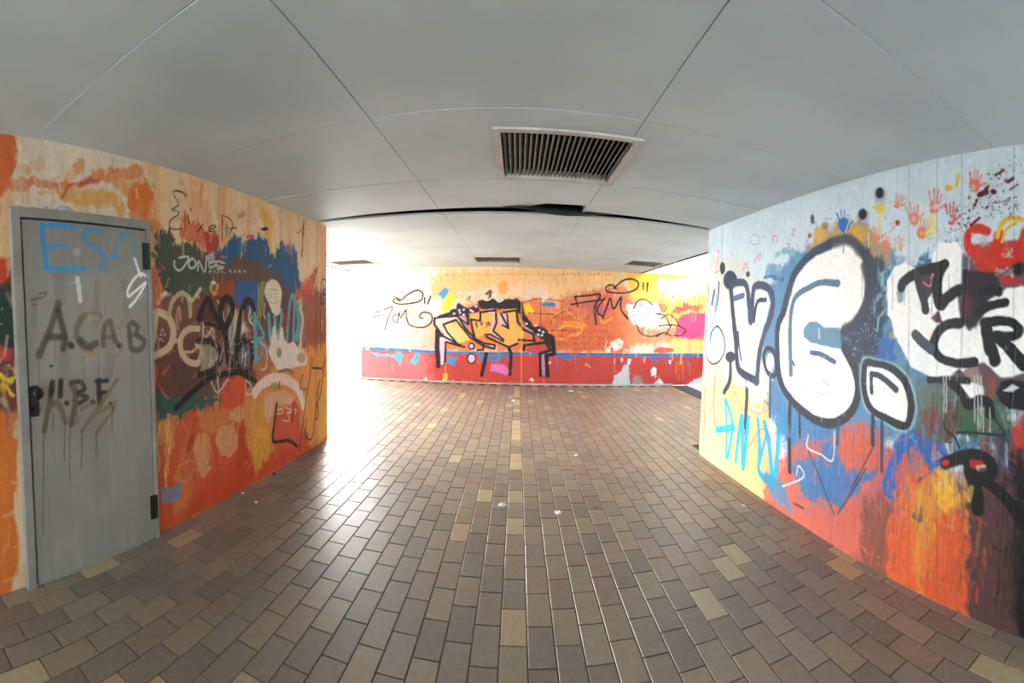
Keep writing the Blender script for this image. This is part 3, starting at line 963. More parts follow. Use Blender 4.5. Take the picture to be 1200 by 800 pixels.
# top streaks and red
Lw.fill(L6('330,260 440,380 470,420 560,420 620,470 590,560 520,560 440,500 340,490 310,420'), (218, 96, 62), a=.85, soft=4, rough=6, streak=6)
Lw.fill(L6('490,420 560,430 610,480 580,560 510,550'), (196, 66, 50), soft=3, rough=5)
Lw.fill(L6('740,250 820,230 810,320 760,310'), (226, 126, 94), a=.8, soft=4, rough=5)
Lw.fill(L6('900,180 960,200 1040,330 1010,520 960,420'), (236, 176, 70), a=.8, soft=5, rough=6)
Lw.stroke(L6('485,40 480,110'), 3, (150, 60, 40), a=.7, soft=.8)
Lw.stroke(L6('480,90 475,220'), 5, (228, 130, 90), a=.6, soft=.9)
Lw.stroke(L6('620,100 600,300'), 7, (232, 170, 120), a=.7, soft=.9)
Lw.stroke(L6('330,0 340,120'), 7, (226, 150, 130), a=.6, soft=.9)
Lw.fill(A1('690,560 760,500 820,430 800,520 760,580 700,600'), (214, 74, 52), a=.85, soft=3, rough=5)
Lw.stroke(A1('745,250 742,330 735,400'), 2.2, (140, 56, 44), a=.9)
Lw.stroke(A1('720,300 735,290 745,270'), 1.5, (60, 40, 36), a=.8)
Lw.stroke(A1('800,470 790,540'), 2, (130, 60, 40), a=.8)
Lw.fill(A1('840,390 870,390 866,450 845,430'), (222, 90, 72), a=.9, soft=3, rough=4)

# dark block of old paint
Lw.piece('paint_patch', 'dark olive green rolled paint patch right of the door')
Lw.fill(A1('80,310 90,285 150,285 180,340 250,335 290,365 350,400 345,480 335,570 210,600 90,560 85,420'), (74, 84, 66), soft=4, rough=6, streak=5)
Lw.end()
Lw.fill(A1('335,400 440,380 600,390 700,500 720,800 560,800 440,640 340,580'), (96, 66, 60), a=.95, soft=7, rough=8)
Lw.piece('paint_patch', 'dark blue rolled paint patch with jagged top edge')
Lw.fill(A1('345,385 390,355 430,300 475,340 545,308 575,330 605,385 650,345 710,350 725,420 728,540 690,565 640,500 560,440 460,415 400,425'), (42, 96, 136), soft=3, rough=5, streak=5)
Lw.fill(A1('450,510 550,520 550,640 440,620'), (46, 104, 156), soft=5, rough=6)
Lw.end()
Lw.fill(A1('350,520 440,520 430,620 340,620'), (170, 72, 46), a=.9, soft=5, rough=6)
Lw.fill(A1('540,520 570,515 560,660 545,670'), (160, 150, 80), a=.9, soft=3, rough=3)
Lw.fill(A1('70,640 150,575 330,575 420,600 440,830 60,850'), (118, 66, 50), a=.95, soft=7, rough=8)
Lw.fill(A1('60,440 95,450 110,560 70,700 50,700'), (228, 124, 78), a=.9, soft=4, rough=6)
Lw.fill(PX('178,395 300,390 330,440 300,455 250,462 215,475 180,460'), (112, 66, 52), soft=7, rough=8)
Lw.fill(A2('60,90 100,150 90,210 50,220 45,120'), (226, 102, 58), soft=4, rough=6)
Lw.fill(A2('140,120 250,60 360,180 330,260 180,260'), (98, 60, 50), a=.8, soft=6, rough=6)
Lw.piece('paint_patch', 'deep green horizontal paint strip above the orange')
Lw.fill(A2('45,262 120,250 200,245 370,262 366,290 290,300 200,342 50,366'), (48, 94, 82), soft=3, rough=4, streak=3)
Lw.end()
Lw.fill(A2('220,200 380,170 370,262 230,262'), (104, 82, 74), a=.8, soft=6, rough=6)
Lw.fill(A2('370,195 440,165 472,185 470,290 420,300 368,300'), (224, 88, 48), soft=3, rough=4)
Lw.fill(L2('400,500 480,480 520,700 600,760 420,780 380,700'), (196, 112, 66), a=.9, soft=5, rough=6)
Lw.fill(L2('520,680 600,700 590,790 500,780'), (214, 160, 66), a=.9, soft=4, rough=4)
Lw.fill(L2('480,180 620,150 760,230 780,560 600,560 500,560'), (100, 66, 66), a=.8, soft=6, rough=6)
Lw.fill(L2('620,290 670,290 660,420 610,410'), (176, 52, 44), a=.9, soft=3, rough=3)

Lw.warp(.02)
Lw.flecks(3600)
# cream letters
Lw.piece('graffiti_letter', 'cream letter D sprayed next to the steel door')
Lw.stroke(L1('120,300 105,420 80,590'), 6.5, CREAM, dry=.06)
Lw.stroke(L1('75,285 150,275 225,325 255,420 235,520 165,585 60,625'), 8, CREAM, dry=.06)
Lw.end()
Lw.piece('graffiti_letter', 'cream letter G sprayed next to the cream D')
Lw.stroke(L1('450,400 370,405 315,470 315,570 365,650 440,670 475,600 470,540 440,520'), 6.5, CREAM, dry=.06)
Lw.end()
Lw.piece('graffiti_letter', 'pale arch and tick letter above the cream G')
Lw.stroke(L1('220,290 245,190 310,125 365,150 385,240 385,300'), 5, (196, 176, 140), dry=.08)
Lw.stroke(L1('375,150 400,180 465,90'), 4, (214, 200, 168), dry=.05)
Lw.end()
Lw.stroke(L1('290,400 280,300 300,240 310,330'), 3.5, (200, 150, 120), a=.8)
Lw.stroke(L1('350,580 400,580 440,545'), 3, CREAM, a=.9)
Lw.stroke(L1('250,500 310,490'), 4, (220, 190, 150), a=.9)
Lw.stroke(L1('490,360 490,470 530,440 560,400 575,480'), 3.5, (206, 180, 160), a=.9)
Lw.splat(L1('140,400 190,520'), 8, .8, 1.8, [(236, 226, 210)])
Lw.fill(L1('480,530 580,530 610,600 560,720 470,740 460,640'), (170, 156, 124), a=.85, soft=4, rough=5, dry=.2)
Lw.fill(L1('600,500 720,400 740,640 690,760 600,740 640,620'), (150, 110, 96), a=.85, soft=4, rough=5)
Lw.fill(L1('680,230 740,260 750,560 700,600 660,380'), (160, 150, 150), a=.6, soft=4, rough=5, dry=.25)
for q in ('700,380 690,560 720,590', '740,380 700,540', '600,180 640,260 650,350', '690,250 700,290 660,340', '820,420 850,500 930,490', '760,290 770,310', '780,340 800,370 770,440', '850,230 860,300', '870,310 850,340 880,360', '560,640 530,690 590,640 600,620'):
    Lw.stroke(L1(q), 2.2, (206, 200, 196), a=.85)
# black letters
Lw.piece('graffiti_letter', 'black pointed letter A in the middle of the dark block')
Lw.stroke(L1('455,330 485,230 525,170 560,250 625,385'), 7.5, SOOT, soft=.4)
Lw.stroke(L1('500,360 560,370 610,400'), 3.8, SOOT)
Lw.fill(L1('470,340 525,200 580,340'), (74, 40, 36), a=.8, soft=4, rough=4)
Lw.end()
Lw.piece('graffiti_letter', 'black looped letter R between the black A and the black ring')
Lw.stroke(L1('640,380 620,290 640,190 685,165 715,220 705,300 660,390'), 8.1, SOOT, soft=.4)
Lw.stroke(L1('650,390 670,520 690,665 730,640 755,480 780,300 830,180 875,220 890,310'), 8.1, SOOT, soft=.4)
Lw.end()
Lw.oval((286, 416), 8, 16, (96, 98, 116), a=.9, soft=4, rough=3)
for q in ('800,560 790,660', '820,580 815,690', '790,620 830,600'):
    Lw.stroke(L1(q), 2.2, (200, 200, 206), a=.8)
Lw.piece('graffiti_letter', 'black ring letter with silver inside')
Lw.stroke(L1('770,720 745,620 780,520 840,500 870,600 845,720 800,750'), 6.2, SOOT, closed=True, soft=.4)
Lw.end()
Lw.piece('graffiti_letter', 'black S curve sweeping into a long tail above the orange')
Lw.stroke(L1('445,500 540,500 615,560 625,640 565,720 460,760'), 6.2, SOOT)
Lw.stroke(L3('275,390 400,265 520,165 640,122 760,112 890,175'), 5.8, SOOT, soft=.4)
Lw.end()
# teal letters
Lw.piece('graffiti_letter', 'teal letter B with pointed top left of the white ghost head')
Lw.stroke(L2('388,290 395,450 400,650'), 6, TEAL)
Lw.stroke(L2('390,295 430,380 460,460 400,485'), 4, TEAL)
Lw.stroke(L2('400,490 440,520 445,600 400,650'), 4, (70, 170, 200))
Lw.end()
Lw.piece('graffiti_letter', 'teal zigzag letter M under the white ghost head')
Lw.stroke(L2('500,290 505,400 512,490 535,400'), 5, (110, 176, 180))
Lw.stroke(L2('545,300 565,470 600,320 595,260'), 5, (110, 176, 180))
Lw.end()
Lw.piece('graffiti_letter', 'tall teal letter N near the wall end')
Lw.stroke(L2('640,560 650,360 665,200 685,135 700,200 695,360 690,480'), 4.6, TEAL)
Lw.stroke(L2('725,220 735,350 715,480'), 7, TEAL)
Lw.end()
for q in ('430,500 480,560 480,700 440,720', '350,260 345,320 380,380', '470,200 460,280 475,320'):
    Lw.stroke(L2(q), 2, (214, 210, 204), a=.85)
Lw.splat(L1('480,380 900,760'), 90, .5, 1.6, [(200, 196, 196), (60, 44, 44), (150, 110, 96)], a=.7)
Lw.drips([232, 240, 246, 254, 262, 268, 274, 284, 292, 300, 318, 326, 334, 342], 400, 450, 1.1, (206, 186, 176), a=.45)
Lw.drips([250, 258, 266, 278, 288, 296], 350, 420, 1.4, (44, 32, 32), a=.6)
for q in ('520,420 560,460 590,540', '640,560 620,640', '700,620 690,740', '610,700 615,760', '480,480 470,560 500,640', '560,560 540,640', '730,300 720,370', '800,260 790,330'):
    Lw.stroke(L1(q), 2.4, (190, 176, 168), a=.7)
# pale figures
Lw.piece('graffiti_figure', 'white ghost head with scribbled words on it')
Lw.fill(L2('468,110 485,45 535,18 580,45 600,120 592,200 585,290 540,285 500,205'), (240, 226, 204), soft=2, rough=2, smooth=True)
for y in (100, 130, 160, 200):
    a = L2('492,%d 570,%d' % (y, y))
    Lw.scribble(a[0][0], a[1][0], a[0][1], 3, .8, (90, 80, 80), a=.7, step=2.6)
Lw.end()
Lw.piece('graffiti_figure', 'pale cream blob figure below the ghost head')
Lw.fill(L2('500,570 530,400 545,350 570,500 600,370 640,520 690,490 740,560 800,620 790,680 700,700 640,735 560,720 520,640'), (240, 220, 204), soft=3, rough=3)
Lw.stroke(L2('745,240 765,330 750,450 745,560'), 5, (238, 206, 190), a=.9)
Lw.end()
Lw.oval((327, 413), 3, 6, (170, 140, 120), soft=2, rough=1)
Lw.oval((353, 419), 5, 6, (170, 140, 110), a=.8, soft=3, rough=2)
Lw.stroke(L2('580,740 640,720 690,740'), 3, (110, 80, 60), a=.8)
Lw.piece('graffiti_arch', 'thick pale pink arch below the cream figure')
Lw.stroke(L4('395,330 440,270 540,225 650,240 730,310 770,430'), 10.5, (242, 212, 190), soft=.4)
Lw.end()
Lw.fill(L4('470,330 580,310 700,340 690,430 580,440 500,540 460,500'), (232, 180, 150), a=.75, soft=6, rough=6, dry=.1)
Lw.oval((322, 453), 6, 6, (190, 150, 80), a=.9, soft=3, rough=2)
Lw.stroke(L4('585,250 580,300'), 2.4, (70, 50, 40))
Lw.fill(L4('550,500 700,400 745,470 720,750 660,712 540,705'), (212, 84, 54), a=.95, soft=3, rough=3)
Lw.piece('graffiti_outline', 'dark curved base line of the red block at the wall foot')
Lw.stroke(L4('560,420 545,560 532,705 600,712 660,708 722,752'), 3.6, (70, 34, 28))
Lw.end()
Lw.stroke(L4('700,400 690,480 680,560'), 3, (110, 50, 40), a=.8)
for q in ('570,470 600,460 610,490 560,500', '630,450 680,470 640,490', '610,550 660,550 650,500 670,490', '480,400 490,560 520,500', '520,380 500,570', '700,460 715,470 705,500', '660,380 670,440'):
    Lw.stroke(L4(q), 1.4, (240, 196, 176), a=.85)
for q in ('320,230 325,340 370,330 360,270 325,240', '100,210 110,340', '50,250 100,330 180,230'):
    Lw.stroke(L4(q), 2, (226, 206, 196), a=.9)
Lw.piece('graffiti_outline', 'thin dark angular outlines down the orange wall end')
for q, w in (('832,50 822,200 800,330 770,540 740,780', 1.8), ('900,230 880,330 860,520 835,692 785,662 795,540', 2), ('935,80 915,250 905,340 880,420 885,520 860,545', 1.8), ('845,140 915,145', 2.4), ('790,310 740,290 770,190', 1.6), ('850,60 838,150', 1.4)):
    Lw.stroke(L4(q), w, (84, 46, 32))
for q, w in (('905,205 915,25 970,30', 2), ('920,130 960,130 955,85 930,95', 1.6), ('905,205 930,190 925,60', 1.4), ('900,240 905,560', 1.4), ('865,40 870,600', 1.2)):
    Lw.stroke(L2(q), w, (60, 40, 38), a=.85)
Lw.end()
Lw.stroke(L2('915,330 920,420', ), 1.6, (226, 200, 190), a=.8)
# thin black tag and white name
Lw.piece('graffiti_tag', 'thin black handwritten tag EixeD high on the wall')
for q in ('355,132 325,103 270,90 252,112 285,170 290,205 245,238 290,252 288,280 240,310 222,360 255,390 312,386', '368,288 378,350', '384,228 396,246', '450,345 482,392', '488,348 440,412', '535,392 585,374 565,358 535,375 537,405 575,408', '635,278 632,480', '636,284 690,305 718,360 690,430', '672,330 670,450', '700,385 745,378'):
    Lw.stroke(L6(q), 1.5, (36, 28, 26), soft=.5)
Lw.end()
Lw.stroke(L6('345,250 345,400'), 3, (200, 80, 60), a=.7, soft=.9)
Lw.stroke(L6('830,450 860,440 870,460'), 3, (214, 90, 60))
Lw.oval((310, 268), 5, 2.6, (60, 34, 36), soft=1.5, rough=1)
Lw.stroke(L6('935,330 945,360'), 5, (240, 226, 216), a=.8)
Lw.piece('graffiti_tag', 'white handwritten name JONES on the dark green patch')
for q in ('300,612 372,606 345,670 300,712 262,680 262,640', '398,615 372,650 385,692 425,680 425,640 398,615', '445,712 452,640 500,722 512,598', '565,585 525,605 535,650 580,640', '535,650 540,690 590,668', '655,655 600,640 590,672 645,690 600,700'):
    Lw.stroke(L6(q), 2.3, (206, 206, 196), soft=.4)
Lw.oval((247, 302), 5, 5, (196, 176, 184), a=.8, soft=2, rough=2)
Lw.end()
a = L6('530,720 830,735')
Lw.scribble(a[0][0], a[1][0], a[0][1], 4, 1.3, (206, 200, 200), a=.85, step=4.2)
Lw.stroke(L1('560,40 545,90 580,130 600,60'), 4, (220, 170, 60), a=.9)
Lw.oval((250, 331), 3, 2.2, (226, 216, 200), soft=1, rough=.5)
Lw.stroke(PX('172,296 182,300'), 5, (80, 70, 56), a=.8)
Lw.flecks(1500, .025, .01, .05, .003, .006, .5)
Lw.flecks(350, .03, .01, .05, .003, .006, .6, box=[(180, 340), (345, 340), (345, 450), (180, 450)])
Lw.weather()
i = int(round(Lw.uv([(371, 400)])[0, 0]))
Lw.groove[i] = .005
Lw.stroke([(371.5, 255), (371, 400), (369, 560)], .9, (110, 60, 46), a=.7, smooth=False)
wall_left = Lw.build('wall_left', M_WALL, wrap=(LWRAP_AT, WRAP_R), extra=wall_extra(XL, (214, 190, 160), -0.1, LWRAP_AT))
tag(wall_left, 'orange and peach concrete wall with layered graffiti around the steel door', 'wall', 'structure')
# ------------------------------------------------------------------ wall_back: orange and red mural wall with a blue line
BX0, BX1, BTOP = -3.64, 7.0, 3.7
B = Canvas('y', YB, BX0, BX1, 0, 2.62, .0125, (238, 214, 186), gain=.88, gamma=1.08)
BL = crop(415, 310, 5.333); BR = crop(640, 320, 5.714); K1 = crop(500, 335, 6.667)
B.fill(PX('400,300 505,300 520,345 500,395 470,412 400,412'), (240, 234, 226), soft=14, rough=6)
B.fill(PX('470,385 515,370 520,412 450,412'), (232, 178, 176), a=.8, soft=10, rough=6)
B.fill(PX('505,322 560,315 725,312 735,345 640,350 505,350'), (236, 190, 134), a=.9, soft=6, rough=4)
B.fill(PX('530,338 640,335 650,352 560,356'), (224, 206, 190), a=.8, soft=6, rough=4)
B.fill(PX('518,372 560,352 660,350 740,340 760,380 735,412 520,412'), (224, 134, 84), soft=8, rough=6)
B.fill(PX('640,372 720,360 735,412 600,412'), (214, 108, 66), a=.9, soft=8, rough=6)
B.fill(PX('660,345 735,335 740,355 690,372 655,370'), (214, 120, 90), a=.8, soft=7, rough=5)
B.fill(PX('690,340 720,336 715,350 700,352'), (206, 92, 72), a=.7, soft=5, rough=4)
B.fill(PX('682,358 692,352 715,362 700,372'), (176, 84, 110), a=.7, soft=5, rough=4)
B.fill(PX('728,312 860,300 900,412 790,412 790,380 770,365 740,350'), (240, 206, 104), soft=7, rough=5)
B.fill(PX('735,320 812,321 800,328 770,332 745,345 735,335'), (236, 190, 50), a=.95, soft=4, rough=4)
B.fill(PX('772,328 812,326 826,322 826,345 790,350 775,340'), (246, 236, 190), soft=6, rough=5)
B.fill(PX('735,376 760,385 800,385 800,400 740,405'), (228, 150, 104), a=.9, soft=5, rough=5)
B.fill(PX('785,397 826,396 826,413 780,413'), (242, 216, 132), soft=3, rough=3)
for c in ((776, 361), (794, 363), (802, 360), (816, 360)):
    B.oval(c, 6, 5, (224, 92, 76), a=.9, soft=2, rough=4)
B.piece('paint_patch', 'flat bright pink paint rectangle at the right end of the mural wall')
B.fill(PX('794,373 802,369 812,366 870,362 870,398 812,398 792,395'), (226, 88, 136), soft=1.5, rough=2)
B.end()
B.fill(PX('860,300 1010,280 1010,412 860,412'), (240, 220, 150), soft=7, rough=5)
B.warp(.03)
B.flecks(1500, .12, .05, .3, .01, .04, .5)
# red base band and the blue line
B.piece('painted_band', 'brick red painted band along the wall foot below the blue line')
B.fill(PX('380,408 428,408.5 520,413.5 620,414.6 730,415.6 822,415.6 1050,412 1050,480 380,480'), (196, 72, 64), soft=1, rough=.5)
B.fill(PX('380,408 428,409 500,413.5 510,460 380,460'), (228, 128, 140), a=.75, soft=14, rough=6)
B.end()
for q in ('100,545 220,560 290,555 300,560 285,630 260,580 200,570 150,575', '390,545 410,550 385,625 360,610'):
    B.fill(BL(q), (66, 178, 216), soft=1.5, rough=2)
B.fill(K1('160,550 240,560 215,625 160,605'), (66, 144, 198), soft=1.5, rough=2)
B.fill(K1('400,545 640,545 570,580 500,590 420,595'), (62, 132, 186), soft=1.5, rough=2)
B.fill(BR('40,545 260,545 180,570 155,590 130,575'), (62, 120, 186), a=.9, soft=1.5, rough=2)
B.fill(BR('690,565 830,560 740,575 730,600'), (60, 110, 180), a=.9, soft=1.5, rough=1.5)
B.piece('painted_line', 'narrow bright blue line painted across the whole mural wall')
B.stroke(PX('426,407.6 470,410 520,413 620,414.3 730,415.8 822,416 1000,412'), 2.9, (34, 128, 190), smooth=False, wob=.06)
B.end()
B.stroke(PX('640,414.2 730,414.6 822,414.6'), .9, (30, 50, 80), a=.8, smooth=False)
B.piece('paint_patch', 'pink dab of paint under the letters on the red band')
B.fill(K1('505,605 620,615 640,690 560,680 495,660'), (222, 120, 190), soft=2, rough=2)
B.end()
# peeled patches
PEEL = (216, 218, 220)
B.piece('peeled_patch', 'large pale grey peeled patch on the right half of the mural wall')
B.fill(BR('535,215 600,195 740,200 770,250 765,310 740,350 640,360 570,345 545,280'), PEEL, soft=1, rough=3)
B.end()
B.stroke(BR('560,290 640,270 700,265'), .9, (150, 150, 156), a=.7)
for q in ('430,470 490,430 520,460 510,500 460,520', '395,500 430,490 430,530 395,530', '585,500 620,480 620,530 590,535', '690,500 715,490 710,535 690,530', '775,480 820,470 815,500 790,505', '530,505 545,510 540,530', '645,470 665,470 660,490'):
    B.fill(BR(q), (232, 226, 214), soft=1, rough=1.5)
B.fill(BR('720,520 760,490 850,505 860,525 800,535 730,535'), (214, 84, 70), a=.9, soft=2, rough=2)
B.piece('peeled_patch', 'pale peeled patch at the foot of the red band, tallest one')
B.fill(BR('445,750 460,690 500,660 515,610 550,610 560,700 570,760'), (196, 200, 206), soft=1, rough=2)
B.end()
B.fill(BR('570,750 580,690 640,690 650,750'), (160, 140, 136), a=.9, soft=3, rough=2)
for q in ('700,650 720,625 740,640 735,680 705,690', '820,580 840,580 835,610 820,605', '495,570 515,565 505,615', '545,570 570,575 560,610 545,605', '720,740 760,705 790,740', '10,600 35,590 20,615', '160,630 175,640', '460,570 460,600 452,610'):
    if len(q.split()) > 2:
        B.fill(BR(q), (230, 226, 222), soft=.8, rough=1)
B.stroke(BR('265,605 295,630 270,610 260,620'), 1, (236, 200, 180), a=.8)
B.drips([792, 800, 795, 808, 720], 424, 449, .9, (232, 150, 80))
B.fill(BR('940,740 1050,690 1160,680 1160,770 930,770'), (206, 212, 220), soft=1.5, rough=2)
for q in ('430,720 450,700 470,735', '545,740 560,700 575,740', '1090,725 1110,700 1130,725'):
    B.fill(BL(q), (240, 232, 220), soft=.8, rough=1)
B.splat(PX('430,443 650,449'), 26, .4, 1.1, [(236, 226, 214), (240, 190, 90)], a=.8)
# orange and brown scrawl, rows of small writing
for q, w in (('30,350 60,290 120,240 150,260', 2), ('20,380 40,430 120,440 180,410', 2.4), ('60,400 130,350 240,370 200,420', 3), ('150,260 200,300 260,290', 2.6), ('360,290 380,330 440,300', 2.4), ('230,310 270,360', 1.2), ('120,330 200,330 250,350', 2.6)):
    B.stroke(BR(q), w, (236, 170, 66), a=.75, soft=.6, dry=.05)
for x0, x1, y, h, c in ((50, 280, 295, 26, (110, 40, 30)), (100, 180, 245, 24, (110, 40, 30)), (70, 230, 385, 24, (120, 44, 36)), (240, 400, 390, 26, (150, 54, 44)), (90, 470, 430, 24, (150, 54, 44)), (80, 140, 470, 24, (120, 50, 70)), (180, 440, 472, 22, (160, 50, 44)), (180, 420, 505, 18, (160, 50, 44))):
    p = BR('%d,%d %d,%d' % (x0, y, x1, y))
    B.scribble(p[0][0], p[1][0], p[0][1], h / 5.714, 1.0, c, a=.65, step=3.4)
B.stroke(BR('30,350 50,300 110,260'), 1.2, (70, 30, 30), a=.8)
B.scribble(522, 660, 321.5, 2.6, .9, (170, 130, 60), a=.6, step=3.2)
B.scribble(660, 720, 321, 3.2, .9, (150, 110, 50), a=.6, step=3.4)
B.splat(PX('650,340 760,410'), 60, .5, 1.6, [(180, 70, 50), (240, 180, 90), (150, 80, 60)], a=.45)
B.splat(PX('505,325 660,350'), 40, .8, 3, [(240, 214, 170), (226, 170, 120), (230, 210, 200)], a=.5)
B.fill(PX('583,334 592,326 596,340 588,346'), (236, 164, 88), a=.8, soft=3, rough=3)
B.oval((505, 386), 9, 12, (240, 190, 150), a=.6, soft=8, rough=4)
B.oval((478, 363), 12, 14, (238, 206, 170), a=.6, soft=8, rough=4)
B.fill(BR('780,150 830,140 860,150 850,180 810,175'), (226, 220, 190), a=.6, soft=2, rough=2)
B.scribble(782, 790, 347.5, 4, .9, (50, 50, 50), step=2.6)

B.flecks(900, .1, .04, .2, .01, .03, .5)
# central piece
LILAC, ORG, BLK = (222, 186, 212), (238, 180, 96), (34, 24, 32)
for q, c in (('85,60 150,12 175,30 165,70 120,115', (46, 152, 222)), ('115,195 150,70 195,30 222,90 190,160 140,205', (242, 222, 44)), ('745,150 830,115 850,140 835,205 780,212', (232, 204, 40)), ('890,122 1000,132 1018,165 900,165', (44, 130, 196)), ('790,120 850,100 880,180 850,205', (226, 120, 80))):
    B.fill(K1(q), c, a=.95, soft=1.5, rough=2)
for q in ('745,132 880,100 1067,118', '890,98 888,340', '790,210 1000,222', '930,350 1067,345'):
    B.stroke(K1(q), .9, (60, 40, 40), a=.85)
B.piece('graffiti_lettering', 'orange and lilac angular letters with black outlines in the wall centre')
B.fill(K1('190,195 250,130 320,180 400,140 440,85 560,110 700,105 745,130 755,220 830,300 925,330 985,400 995,530 930,545 945,700 885,700 880,530 760,500 720,430 660,470 650,690 630,690 640,510 440,480 430,690 415,690 460,520 330,420 150,440 140,640 80,620 75,390 55,280 90,235'), BLK, a=.0)
B.fill(K1('400,180 400,120 440,90 560,112 700,105 745,132 752,220 830,300 920,325 980,400 990,500 930,440 870,405 770,320 720,195 600,185'), (44, 36, 40), soft=2, rough=4, dry=.05)
B.fill(K1('185,195 250,130 320,180 395,140 420,190 330,240 310,300 240,230 190,230'), (44, 28, 66), soft=1.5, rough=2)
B.fill(K1('130,300 235,258 345,420 430,455 640,500 660,460 720,430 765,400 840,395 830,440 720,500 160,440'), (226, 128, 76), soft=1.5, rough=1)
B.fill(K1('135,300 230,262 300,360 340,420 250,450 200,400'), (240, 196, 130), soft=1.5, rough=1)
B.fill(K1('330,215 700,200 710,290 760,345 760,420 640,470 520,400 460,370 380,420'), ORG, soft=1.5, rough=1)
B.fill(K1('60,250 240,230 310,340 380,410 530,460 530,485 430,460 330,390 230,262 130,300 240,440 290,475 150,432 140,610 95,610 90,400 125,390 60,300'), (228, 202, 204), soft=1, rough=1)
B.fill(K1('90,400 150,432 140,610 95,600'), LILAC, soft=1, rough=1)
B.fill(K1('420,190 520,180 540,290 520,350 600,420 560,430 500,360 520,210 430,210'), LILAC, soft=1, rough=1)
B.fill(K1('560,220 610,210 640,330 600,310 570,290'), LILAC, soft=1, rough=1)
B.fill(K1('250,230 320,240 325,290 300,320'), (200, 150, 160), soft=1, rough=1)
B.fill(K1('600,185 700,178 705,205 590,212'), (240, 200, 100), soft=1, rough=1)
B.fill(K1('700,200 730,290 830,350 850,420 740,345 700,290'), (206, 150, 140), soft=1, rough=1)
B.fill(K1('885,530 930,530 925,700 895,700'), (190, 140, 160), soft=1, rough=1)
B.fill(K1('780,480 930,450 960,500 880,525 790,515'), (200, 80, 66), soft=1, rough=1)
for q, w in (('62,250 60,300 125,390 240,450 295,477 150,436 140,620', 2.6), ('70,250 150,240 240,234 310,340 380,412 450,448 532,462 530,490 440,465 340,402 230,265 130,300 160,360 240,450', 2.4), ('85,350 82,480 92,625', 5), ('320,235 325,295', 3), ('345,260 360,350 380,420', 2.6), ('345,262 420,270 420,205 530,190', 2.6), ('540,190 545,290 520,350 600,420', 2.4), ('600,205 700,190 712,280 760,340 830,375 845,430 720,420', 2.8), ('580,215 640,330 590,305', 2.4), ('640,330 628,220', 2), ('460,380 470,400 560,440 640,478 710,450', 2.4), ('460,380 500,378 600,435', 2), ('640,478 660,530 650,690', 3.4), ('758,500 765,462 930,440 972,500 885,528 890,700', 3), ('985,400 995,530 935,545 945,700', 4.2), ('465,530 450,610 430,695', 3.6), ('395,500 440,500 445,460', 2), ('240,240 320,300', 2), ('735,140 750,230 800,290', 4), ('100,240 180,215', 3)):
    B.stroke(K1(q), w, BLK, smooth=False, wob=.08)
B.oval((552.5, 405.5), 3.2, 3.4, LILAC, soft=.8, rough=.3)
B.oval((552.5, 420), 4.6, 5.4, LILAC, soft=.8, rough=.3)
for c, r in (((552.5, 405.5), 3.2), ((552.5, 420), 5)):
    B.stroke([(c[0] + r * math.cos(t), c[1] + r * 1.1 * math.sin(t)) for t in np.linspace(0, 6.28, 12)], 1.8, BLK)
for x, y in ((215, 215), (255, 190), (260, 210), (290, 185), (225, 170), (290, 225), (360, 200), (385, 160), (345, 190), (880, 345), (900, 385), (870, 380), (850, 310), (780, 295), (910, 360)):
    B.oval((500 + x / 6.667, 335 + y / 6.667), 1.5, 1.3, (226, 214, 226), soft=.6, rough=.2)
B.fill(K1('80,370 130,370 130,395 85,400'), (44, 26, 50), soft=1, rough=1)
p = K1('380,300 500,300')
B.scribble(p[0][0], p[1][0], p[0][1], 7, 1.2, BLK, a=.9, step=4)
B.end()
for q in ('430,90 470,110 510,90 530,60', '330,60 370,60 365,110', '520,60 560,120 590,110', '900,80 920,100 940,85', '250,60 270,50'):
    B.stroke(K1(q), 2, (226, 222, 224), a=.9)
B.stroke(K1('470,60 500,40 495,80'), 3, (60, 60, 64), a=.9)
B.stroke(K1('310,110 340,80 330,120'), 1.4, (120, 90, 40), a=.9)
# tags
GREY = (64, 52, 54)
B.piece('graffiti_tag', 'thin dark cloud loop and letters 7CM on the pale left of the wall')
for q, w in (('250,200 285,225 345,180 400,160 430,185 405,230 290,247 243,228 262,208 285,215', 1.8), ('442,205 440,240', 2), ('478,198 460,245', 2), ('130,300 162,290', 1.2), ('118,328 158,316', 1.2), ('188,282 240,264 210,340 192,408', 1.5), ('262,305 240,335 255,362', 1.4), ('268,362 280,300 292,332 322,284 326,330', 1.5), ('326,330 350,378 430,392 482,360 480,310 430,298 408,328 430,335', 1.9)):
    B.stroke(BL(q), w, GREY, soft=.5)
B.end()
for q in ('70,180 90,210 100,180', '75,290 90,300', '70,390 100,360'):
    B.stroke(BL(q), 3, (120, 220, 210), a=.7, soft=.8)
B.piece('graffiti_tag', 'bold black cloud loop and letters ACM right of the wall centre')
for q, w in (('470,105 440,78 405,90 402,115 440,130 540,130 605,105 617,65 580,40 525,45 480,75 455,102', 2), ('650,65 650,110', 2), ('680,65 674,122', 2), ('192,158 280,150 362,146 325,230 335,342', 2.2), ('195,160 212,222', 2), ('168,210 270,192 378,178', 2), ('392,170 345,230 350,270 385,290', 2), ('378,300 405,230 430,170 452,240 502,158 500,240 545,302', 2.1)):
    B.stroke(BR(q), w, (48, 30, 30), soft=.4)
B.end()
B.piece('graffiti_tag', 'thin dark red curling letters around the peeled grey patch')
for q in ('588,235 610,190 660,174 712,212', '605,345 630,398 700,424 775,402', '735,270 795,285 830,352', '770,305 820,275 868,310 892,352', '880,350 934,380 905,416 858,416', '738,424 790,398 838,420', '760,352 840,345 870,352', '840,345 800,415'):
    B.stroke(BR(q), 1.5, (92, 40, 46), soft=.5)
B.end()
B.oval((752, 357), 4, 3, (206, 150, 160), a=.7, soft=2, rough=1)
